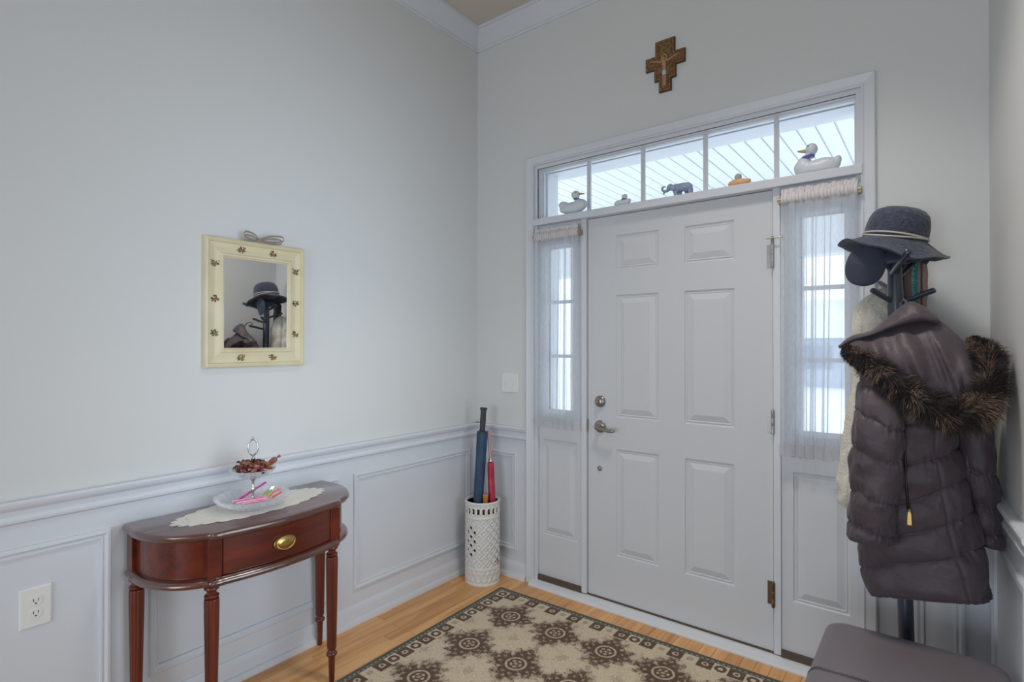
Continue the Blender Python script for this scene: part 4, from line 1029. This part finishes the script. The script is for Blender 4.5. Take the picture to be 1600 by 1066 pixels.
# ------------------------------------------------------------------ coat rack
M_rack = mat('black_lacquer', srgb(58, 64, 78), 0.3, coat=0.3)
RY = -0.225
pb = PX(1415, 960, RY); pt = PX(1397.5, 408, RY); dd = (pt-pb)/(pt.z-pb.z)
pole0 = pb - dd*(pb.z-0.06)
rack = thing('coat_rack', (pole0.x, pole0.y, 0), 'black wooden coat rack with angled pegs standing in the right corner', 'coat rack')
q = dd.normalized().to_track_quat('Z', 'Y').to_matrix()
Lp = (pt-pole0).length
m = MB(); m.lathe([(0.030, 0.0), (0.030, 0.04), (0.0235, 0.06), (0.0235, Lp-0.30), (0.0245, Lp-0.16), (0.0215, Lp-0.03), (0.018, Lp-0.006), (0.010, Lp)], 28, tf=lambda p: pole0 + q @ Vector(p)); build(m, 'pole', M_rack, rack, smooth=40)
m = MB(); m.lathe([(0.165, 0.0), (0.170, 0.006), (0.168, 0.018), (0.15, 0.026), (0.06, 0.036), (0.034, 0.062), (0.028, 0.066)], 40, (pole0.x, pole0.y, 0)); build(m, 'base', M_rack, rack, smooth=40)
def peg(a, b, r=0.0095):
    m = MB(); A = PX(*a); B = PX(*b)
    m.tube([A, A+(B-A)*0.1, A+(B-A)*0.5, A+(B-A)*0.93, A+(B-A)*0.985, B], [r*0.8, r*0.8, r*0.95, r, r*0.92, r*0.6], 14); build(m, 'peg', M_rack, rack, smooth=40)
peg((1394, 427, RY-0.015), (1420, 392, RY-0.175), 0.0105)
peg((1394, 472, RY-0.012), (1362, 453, RY-0.075)); peg((1410, 472, RY-0.012), (1461, 453, RY-0.055))
peg((1396, 456, RY), (1374, 442, RY+0.11)); peg((1406, 432, RY), (1430, 408, RY+0.12)); peg((1404, 497, RY-0.01), (1412, 481, RY-0.13)); peg((1393, 426, RY), (1376, 398, RY-0.03)); peg((1399, 412, RY), (1399, 385, RY+0.01))

def sp(x, e): return math.copysign(abs(x)**e, x)
def cloth_loft(mb, rows, N, n, y_amp, baffles=0, slope=0.0, puff=0.0, seed=0, wr=0.0, ex=0.85, seams=(), band=None):
    """closed loft through rows (t, uL, vL, uR, vR, y, depth); quilted baffles puff out between stitched lines"""
    R = []
    ex0 = ex
    for i in range(N+1):
        t = i/N; ex = ex0 - (0.22*max(0, (t-0.82)/0.18) if ex0 == 0.74 else 0); uL, vL, uR, vR, y, d = interp(rows, t)
        pL = PX(uL, vL, y); pR = PX(uR, vR, y); c = (pL+pR)/2; h = (pR-pL)/2; hn = h.normalized()
        ring = []
        for j in range(n):
            a = 2*pi*j/n; ca, sa = cos(a), sin(a)
            out = (hn*ca/max(h.length, 1e-4) + Vector((0, -1, 0))*sa/max(d, 1e-4)).normalized()
            disp = 0.0
            if baffles:
                w = noise.noise(Vector((ca*1.2+seed, sa*1.2, t*baffles*0.6)))*0.10
                qn = t*baffles - slope*ca + w*1.4
                f = abs(sin(pi*qn)); disp += puff*(f**0.32 - 0.8)
                g = exp(-(f/0.55)**2)
                disp += 0.0065*g*noise.noise(Vector((a*7+seed, t*baffles*1.3, 3.0))) + 0.0045*g*noise.noise(Vector((a*15+seed, t*baffles*2.0, 9.0)))
            if wr:
                p = c + h*ca
                disp += wr*noise.noise(Vector((p.x*9+seed, sa*2.0, p.z*13))) + 0.5*wr*(0.5-abs(noise.noise(Vector((p.x*20+seed+p.z*9, sa*3.0, p.z*17))))) 
            for (a0, w0, dep) in seams:
                da = (a-a0+pi) % (2*pi) - pi; disp -= dep*exp(-(da/w0)**2)
            ring.append(c + h*sp(ca, ex) + Vector((0, -d*sp(sa, ex), 0)) + out*disp)
        R.append(ring)
    mb.rings(R)

# hooded down coat
def nylon(name, col, rough):
    m = mat(name, col, rough, bump=0.6, bscale=30, bdist=0.008, sheen=0.1, spec=0.45)
    return m
M_coat = nylon('brown_quilted_nylon', srgb(78, 67, 73), 0.55)
M_furd = mat('dark_fur', srgb(46, 39, 40), 0.8); M_furm = mat('brown_fur', srgb(74, 61, 57), 0.7); M_furl = mat('tan_fur', srgb(146, 124, 104), 0.7)
CY_ = -0.362
coat = thing('winter_coat', tuple(PX(1440, 925, CY_)), 'dark brown quilted winter coat with fur-edged hood hanging on the coat rack', 'coat')
body_rows = [(0, 1388, 540, 1474, 540, CY_, 0.07), (0.15, 1364, 605, 1487, 598, CY_, 0.125), (0.35, 1352, 690, 1494, 680, CY_, 0.125), (0.55, 1346, 765, 1510, 752, CY_, 0.122), (0.75, 1343, 838, 1529, 822, CY_, 0.12), (0.9, 1347, 882, 1541, 876, CY_, 0.12), (0.975, 1354, 908, 1549, 920, CY_, 0.122), (1, 1357, 915, 1552, 927, CY_, 0.116)]
m = MB(); cloth_loft(m, body_rows, 230, 200, 0, 7.0, -0.22, 0.017, 1, 0.011, ex=0.74, seams=((radians(62), 0.025, 0.005), (radians(22), 0.025, 0.004)))
bd = build(m, 'body', M_coat, coat, smooth=True)
m = MB(); m.tube([PX(u, v, CY_-0.13) for u, v in ((1410, 650), (1414, 700), (1416, 760), (1419, 796))], 0.0035, 8); build(m, 'pocket_zip', mat('zip_tape', srgb(46, 40, 44), 0.5), bd, smooth=True)
zp = PX(1421, 800, CY_-0.155)
m = MB(); m.tube([zp+Vector((0, 0, 0.008)), zp], 0.0035, 8); m.rings([[zp+Vector((sx*w, sy*0.0015, z)) for sx, sy in ((-1, -1), (1, -1), (1, 1), (-1, 1))] for z, w in ((0.0, 0.003), (-0.010, 0.0045), (-0.036, 0.0055), (-0.040, 0.0045))]); build(m, 'zip_pull', M_goldm, bd, label='gold zip pull')
ls = [(0, 1356, 552, 1400, 566, -0.43, 0.05), (0.12, 1345, 588, 1411, 600, -0.455, 0.066), (0.35, 1337, 648, 1413, 662, -0.495, 0.074), (0.55, 1330, 716, 1412, 712, -0.495, 0.074), (0.75, 1330, 785, 1404, 786, -0.490, 0.07), (0.92, 1327, 826, 1393, 836, -0.485, 0.066), (1, 1328, 838, 1389, 851, -0.485, 0.058)]
m = MB(); cloth_loft(m, ls, 170, 130, 0, 5.6, 0.20, 0.015, 5, 0.010, ex=0.8); build(m, 'sleeve', M_coat, coat, smooth=True)
rs = [(0, 1482, 585, 1540, 600, -0.30, 0.05), (0.2, 1488, 655, 1550, 660, -0.30, 0.066), (0.45, 1500, 735, 1557, 738, -0.30, 0.07), (0.6, 1508, 775, 1562, 772, -0.30, 0.068), (0.88, 1520, 832, 1563, 832, -0.30, 0.062), (1, 1528, 845, 1564, 855, -0.30, 0.054)]
m = MB(); cloth_loft(m, rs, 150, 110, 0, 4.6, 0.05, 0.013, 9, 0.009); build(m, 'sleeve', M_coat, coat, smooth=True)
# hood: pouch falling from the collar, edged with fur
HT = [(1312, 541), (1336, 528), (1362, 519), (1398, 503), (1436, 497), (1466, 500), (1492, 520), (1518, 548), (1536, 585), (1540, 612)]
HB = [(1318, 549), (1345, 561), (1374, 580), (1408, 606), (1442, 628), (1476, 644), (1503, 650), (1524, 645), (1534, 635), (1541, 622)]
nu, ns = 90, 44
Tc, Bc = curve(HT, nu), curve(HB, nu)
R = []
for i in range(nu):
    u = i/(nu-1); ring = []
    for k in range(ns):
        s = k/(ns-1); px = Tc[i][0]+(Bc[i][0]-Tc[i][0])*s; py = Tc[i][1]+(Bc[i][1]-Tc[i][1])*s
        y = -0.40 - 0.10*s - 0.055*sin(pi*min(s*1.05, 1))*sin(pi*u)**0.6
        # long soft folds falling from the collar
        fold = 0.006*sin(px*0.16 - py*0.075) + 0.006*sin(px*0.085 - py*0.040 + 1.0) + 0.008*noise.noise(Vector((px*0.05, py*0.016, 2.0)))
        gx = 1452+ (py-520)*0.42; fold += 0.022*exp(-((px-gx)/6.0)**2)*sin(pi*min(max((py-515)/110, 0), 1))
        gx = 1500+ (py-560)*0.15; fold += 0.012*exp(-((px-gx)/5.0)**2)*sin(pi*min(max((py-580)/70, 0), 1))
        ring.append(PX(px, py, y + fold*sin(pi*s)**0.5))
    for k in range(10):
        s = 1-k/9; px = Tc[i][0]+(Bc[i][0]-Tc[i][0])*s; py = Tc[i][1]+(Bc[i][1]-Tc[i][1])*s
        ring.append(PX(px, py, -0.385))
    R.append(ring)
m = MB(); m.rings(R); hood = build(m, 'hood', M_coat, coat, smooth=True)
CT = [(1309, 541), (1330, 525), (1360, 517), (1384, 498), (1406, 480), (1423, 471), (1444, 479), (1458, 488), (1468, 497)]
CB = [(1312, 545), (1336, 533), (1364, 524), (1398, 511), (1424, 504), (1442, 501), (1456, 503), (1464, 506), (1467, 508)]
Tc, Bc = curve(CT, 60), curve(CB, 60); R = []
for i in range(60):
    ring = []; u = i/59
    for k in range(24):
        a = 2*pi*k/24; s = 0.5-0.5*cos(a)
        px = Tc[i][0]+(Bc[i][0]-Tc[i][0])*s; py = Tc[i][1]+(Bc[i][1]-Tc[i][1])*s
        y = -0.40-0.045*sin(pi*u)*s - (0.030 if sin(a) > 0 else -0.004)*abs(sin(a)) + 0.004*noise.noise(Vector((px*0.08, py*0.08, 5)))
        ring.append(PX(px, py, y))
    R.append(ring)
m = MB(); m.rings(R); build(m, 'collar', M_coat, coat, smooth=True)
m = MB(); m.tube([PX(u, v, y) for u, v, y in ((1420, 484, -0.385), (1416, 472, -0.37), (1412, 468, -0.345), (1408, 474, -0.33), (1408, 484, -0.35))], 0.004, 8); build(m, 'hanger_loop', M_coat, coat, smooth=True)
FS = [(1318, 545, 8, -0.47), (1334, 553, 13, -0.49), (1352, 563, 16, -0.50), (1380, 585, 19, -0.515), (1415, 612, 21, -0.53), (1450, 634, 22, -0.54), (1484, 649, 22, -0.545), (1512, 648, 22, -0.535), (1534, 632, 21, -0.51), (1546, 606, 19, -0.485), (1548, 580, 19, -0.45), (1543, 557, 18, -0.42), (1529, 541, 14, -0.40), (1514, 534, 9, -0.39)]
SPN = curve(FS, 120)
spine = [PX(u, v, y) for u, v, r, y in SPN]; srad = [r*0.00185 for u, v, r, y in SPN]
m = MB(); m.tube(spine, [r*0.72 for r in srad], 16); fur = build(m, 'fur_core', M_furd, hood, smooth=True)
m = MB(); rf = random.Random(21)
for k in range(22000):
    f = rf.random()*118.99; i = int(f); w = f-i
    c = spine[i].lerp(spine[i+1], w); r = srad[i]+(srad[i+1]-srad[i])*w
    tx = (spine[i+1]-spine[max(i-1, 0)]).normalized()
    a = rf.random()*2*pi
    n1 = tx.cross(Vector((0, 1, 0))).normalized(); n2 = tx.cross(n1).normalized()
    rad = n1*cos(a)+n2*sin(a)
    clump = Vector((noise.noise(c*30+rad), noise.noise(c*30+rad*1.3+Vector((7, 0, 0))), noise.noise(c*30+Vector((0, 9, 0)))))
    dirv = (rad*1.0 + tx*rf.uniform(0.1, 0.75) + clump*0.7 + Vector((0, 0, -0.25)) + Vector((rf.uniform(-.3, .3), rf.uniform(-.3, .3), rf.uniform(-.3, .3)))).normalized()
    p0 = c + rad*r*0.62; l = r*rf.uniform(0.55, 1.2)
    side = dirv.cross(Vector((rf.uniform(-1, 1), rf.uniform(-1, 1), rf.uniform(-1, 1)))).normalized()*0.0008
    p1 = p0+dirv*l*0.55; p2 = p0+dirv*l+Vector((0, 0, -0.006))+clump*0.006
    mi = rf.choice((0, 0, 0, 1, 1)) if noise.noise(c*18+rad*0.6) < 0.05 else rf.choice((0, 1, 2, 2))
    m.add([p0-side, p0+side, p1+side*0.8, p1-side*0.8, p2], [(0, 1, 2, 3), (3, 2, 4)], mi)
build(m, 'fur_hairs', [M_furd, M_furm, M_furl], hood, fix=False, kind='stuff')

# wide-brimmed hat
M_felt = mat('charcoal_felt', srgb(72, 78, 96), 0.95, bump=1.0, bscale=95, bdist=0.006, sheen=0.2, var=0.5, vscale=70)
M_cord = mat('cream_cord', srgb(206, 196, 184), 0.8)
hb0 = PX(1397, 376, -0.225)
hq = Matrix.Rotation(radians(13), 3, 'Y') @ Matrix.Rotation(radians(3), 3, 'X')
HR = lambda p: hb0 + hq @ Vector(p)
hat = thing('brimmed_hat', tuple(hb0 - Vector((0, 0, 0.05))), 'charcoal felt hat with drooping brim and cream cords on top of the coat rack', 'hat')
m = MB()
def crown_r(a, z):
    w = 1+0.02*noise.noise(Vector((cos(a)*2, sin(a)*2, z*20)))
    if z > 0.008: w -= 0.010*exp(-((((a/(2*pi)*6) % 1)-0.5)/0.05)**2)
    return w
m.lathe([(0.092, -0.004), (0.0945, 0.004), (0.0955, 0.025), (0.0945, 0.050), (0.0905, 0.072), (0.083, 0.090), (0.070, 0.103), (0.052, 0.111), (0.030, 0.115), (0.004, 0.116)], 96, rf=crown_r, tf=HR); build(m, 'crown', M_felt, hat, smooth=True)
m = MB(); R = []
for r, z in ((0.090, 0.004), (0.096, 0.003), (0.110, -0.008), (0.126, -0.020), (0.142, -0.031), (0.154, -0.036), (0.1585, -0.035), (0.1590, -0.038), (0.154, -0.041), (0.142, -0.037), (0.126, -0.026), (0.110, -0.014), (0.094, -0.004), (0.088, -0.003)):
    ring = []
    r0 = r
    for j in range(120):
        a = 2*pi*j/120; k = (r0-0.09)/0.07
        r = r0*(1+0.05*max(k, 0)); zz = z + k*(-0.012*cos(a)*(cos(a) > 0) + 0.010*sin(2*a+0.6) + 0.007*sin(3*a+2.0) + 0.004*sin(7*a)) 
        ring.append(HR((r*cos(a), r*sin(a), zz)))
    R.append(ring)
m.rings(R, cap0=False, cap1=False); build(m, 'brim', M_felt, hat, smooth=True)
for z in (0.008, 0.0165):
    m = MB(); m.tube([HR((0.0975*cos(a), 0.0975*sin(a), z+0.003*sin(a*2+z*300))) for a in [2*pi*j/64 for j in range(65)]], 0.0030, 8); build(m, 'cord', M_cord, hat, smooth=True)

# dark cap under the hat
M_cap = mat('navy_cap_twill', srgb(54, 60, 78), 0.75, bump=0.3, bscale=260, sheen=0.15)
cc = PX(1394, 402, -0.235)
cap = thing('baseball_cap', tuple(cc-Vector((0, 0, 0.1))), 'dark navy baseball cap hanging under the brimmed hat with its bill turned left', 'cap')
m = MB(); R = []
for i in range(13):
    t = i/12*pi*0.5
    R.append([cc + Vector((0.088*cos(t)*cos(a), 0.086*cos(t)*sin(a), 0.052*sin(t)*1.0-0.022+0.010*cos(a))) for a in [2*pi*j/48 for j in range(48)]])
m.rings(R); build(m, 'crown', M_cap, cap, smooth=40)
bc = PX(1351, 414, -0.335); m = MB(); R = []
bq = Matrix.Rotation(radians(14), 3, 'Y')
for k, off in ((0.02, 0), (0.5, 0), (0.85, 0), (0.97, 0), (1.0, 0.002), (0.97, 0.004), (0.85, 0.004), (0.5, 0.004), (0.02, 0.004)):
    ring = []
    for j in range(56):
        a = 2*pi*j/56; x = 0.0600*k*sp(cos(a), 0.9); z = 0.072*k*sp(sin(a), 0.9)
        ring.append(bc + bq @ Vector((x, off + 6.0*x*x - 0.35*z*(1 if z < 0 else -0.6)*0.5, z)))
    R.append(ring)
m.rings(R); build(m, 'bill', M_cap, cap, smooth=True)
m = MB(); m.tube([PX(1418, 404, -0.25), PX(1432, 404, -0.23), PX(1446, 399, -0.19), PX(1450, 402, -0.17), PX(1444, 410, -0.16)], 0.010, 10, flat=1.4); build(m, 'back_strap', M_cap, cap, smooth=True)

# cream knitted wrap
M_knit = mat('cream_chunky_knit', srgb(236, 228, 212), 0.95, bump=1.0, bscale=150, bdist=0.006, var=0.15, vscale=90, sheen=0.3)
wr_rows = [(0, 1372, 452, 1392, 450, -0.115, 0.015), (0.07, 1354, 466, 1402, 464, -0.115, 0.05), (0.13, 1338, 482, 1412, 480, -0.115, 0.075), (0.22, 1331, 504, 1420, 502, -0.115, 0.085), (0.5, 1332, 590, 1402, 590, -0.125, 0.08), (0.75, 1318, 690, 1392, 700, -0.125, 0.075), (0.92, 1310, 758, 1388, 772, -0.125, 0.07), (0.98, 1309, 780, 1386, 800, -0.125, 0.06), (1, 1314, 788, 1380, 806, -0.125, 0.04)]
m = MB(); cloth_loft(m, wr_rows, 120, 90, 0, 0, 0, 0, 14, 0.016, ex=0.95, seams=((radians(150), 0.10, 0.016), (radians(115), 0.08, 0.014), (radians(200), 0.12, 0.012)))
build(m, 'knitted_wrap', M_knit, smooth=True, label='cream knitted wrap hanging behind the coat on the coat rack', cat='wrap')
# striped scarf with sequins
def scarf_mat():
    m = bpy.data.materials.new('striped_scarf'); m.use_nodes = True
    nt = m.node_tree; b = nt.nodes['Principled BSDF']; L = nt.links.new
    b.inputs['Roughness'].default_value = 0.9
    tc = nd(nt, 'ShaderNodeTexCoord'); s = nd(nt, 'ShaderNodeSeparateXYZ'); L(tc.outputs['Object'], s.inputs[0])
    n = nd(nt, 'ShaderNodeTexNoise', i_Scale=140.0, i_Detail=3.0); L(tc.outputs['Object'], n.inputs['Vector'])
    a = nd(nt, 'ShaderNodeMath', operation='MULTIPLY_ADD'); a.inputs[1].default_value = 0.006; L(n.outputs['Fac'], a.inputs[0]); L(s.outputs[0], a.inputs[2])
    r = nd(nt, 'ShaderNodeValToRGB'); mr = nd(nt, 'ShaderNodeMapRange'); mr.inputs['From Min'].default_value = -0.036; mr.inputs['From Max'].default_value = 0.04
    L(a.outputs[0], mr.inputs['Value']); L(mr.outputs[0], r.inputs[0])
    r.color_ramp.interpolation = 'CONSTANT'
    e = r.color_ramp.elements; e[0].color = srgb(70, 60, 62); e[1].position = 0.16; e[1].color = srgb(122, 100, 98)
    for p, c in ((0.45, (168, 146, 138)), (0.55, (62, 122, 124)), (0.68, (150, 128, 122)), (0.78, (88, 70, 70)), (0.86, (156, 132, 124))):
        x = e.new(p); x.color = srgb(*c)
    L(r.outputs[0], b.inputs['Base Color'])
    bp = nd(nt, 'ShaderNodeBump', i_Strength=0.8, i_Distance=0.004); L(n.outputs['Fac'], bp.inputs['Height']); L(bp.outputs[0], b.inputs['Normal'])
    return m
sc_rows = [(0, 1414, 404, 1440, 400, -0.10, 0.012), (0.04, 1409, 412, 1447, 408, -0.10, 0.022), (0.2, 1407, 455, 1448, 455, -0.105, 0.024), (0.6, 1408, 560, 1446, 560, -0.11, 0.022), (1, 1410, 700, 1444, 700, -0.12, 0.018)]
m = MB(); cloth_loft(m, sc_rows, 80, 60, 0, 0, 0, 0, 30, 0.006)
scf = build(m, 'striped_scarf', scarf_mat(), smooth=True, label='brown and pink striped scarf with teal sequins hanging right of the rack pole', cat='scarf')
M_teal = mat('teal_sequins', srgb(40, 160, 158), 0.2, metal=0.5)
m = MB(); rs_ = random.Random(2)
for k in range(46):
    p = PX(1428+rs_.uniform(-2.8, 3.2), 412+k*1.75, -0.134); m.ell(p, (0.0032, 0.002, 0.0038), 8, 5)
sq = build(m, 'sequins', M_teal, scf, smooth=True, kind='stuff')

# ------------------------------------------------------------------ ottoman
M_lea = mat('grey_brown_leather', srgb(112, 104, 110), 0.36, bump=0.25, bscale=300, bdist=0.001, spec=0.5)
OTX0, OTX1, OTY0, OTY1, OTZ = 1.966, 2.424, -1.08, -0.437, 0.45
ott = thing('leather_bench', ((OTX0+OTX1)/2, (OTY0+OTY1)/2, 0), 'grey-brown leather bench with stitched seam in the corner in front of the coat rack', 'bench')
def rrect(i, z, r=0.05, n=8):
    out = []
    for cx, cy, a0 in ((OTX1-i-r, OTY1-i-r, 0), (OTX0+i+r, OTY1-i-r, 90), (OTX0+i+r, OTY0+i+r, 180), (OTX1-i-r, OTY0+i+r, 270)):
        for k in range(n):
            a = radians(a0+90*k/(n-1)); out.append(Vector((cx+r*cos(a), cy+r*sin(a), z)))
    return out
m = MB(); rows = [(0.004, 0.05), (0.0, 0.055), (0.0, OTZ-0.035)]+[(0.032*(1-cos(radians(b))), OTZ-0.035+0.031*sin(radians(b))) for b in range(10, 91, 10)]
R = [rrect(i, z) for i, z in rows]+[rrect(0.07, OTZ-0.002, 0.045), rrect(0.14, OTZ, 0.03), rrect(0.20, OTZ+0.0005, 0.015)]
m.rings(R); build(m, 'upholstered_top', M_lea, ott, smooth=True)
def top_pt(x, y):
    # height of the cushion surface over the left-hand shoulder
    i = x-OTX0
    if i < 0.032: b = math.acos(max(min(1-i/0.032, 1), -1)); z = OTZ-0.035+0.031*sin(b)
    else: z = OTZ-0.004+0.004*min((i-0.032)/0.1, 1)
    return Vector((x, y, z+0.0006))
ys = -0.80
m = MB(); m.tube([Vector((OTX0-0.0004, ys, 0.06)), Vector((OTX0-0.0004, ys, OTZ-0.036))]+[top_pt(OTX0+0.0005+0.42*(k/40)**2, ys) for k in range(41)], 0.0014, 6); build(m, 'seam', mat('dark_seam', srgb(56, 52, 56), 0.6), ott)
m = MB()
for side in (-0.007, 0.007):
    for k in range(58):
        x = OTX0+0.012+0.4*k/58; a = top_pt(x, ys+side); b2 = top_pt(x+0.0045, ys+side); m.tube([a, b2], 0.0008, 5)
build(m, 'stitches', mat('stitch_thread', srgb(70, 66, 70), 0.7), ott, kind='stuff')
for x in (OTX0+0.05, OTX1-0.05):
    for y in (OTY0+0.06, OTY1-0.06):
        m = MB(); m.lathe([(0.015, 0), (0.022, 0.052)], 16, (x, y, 0)); build(m, 'leg', M_rack, ott, smooth=40)
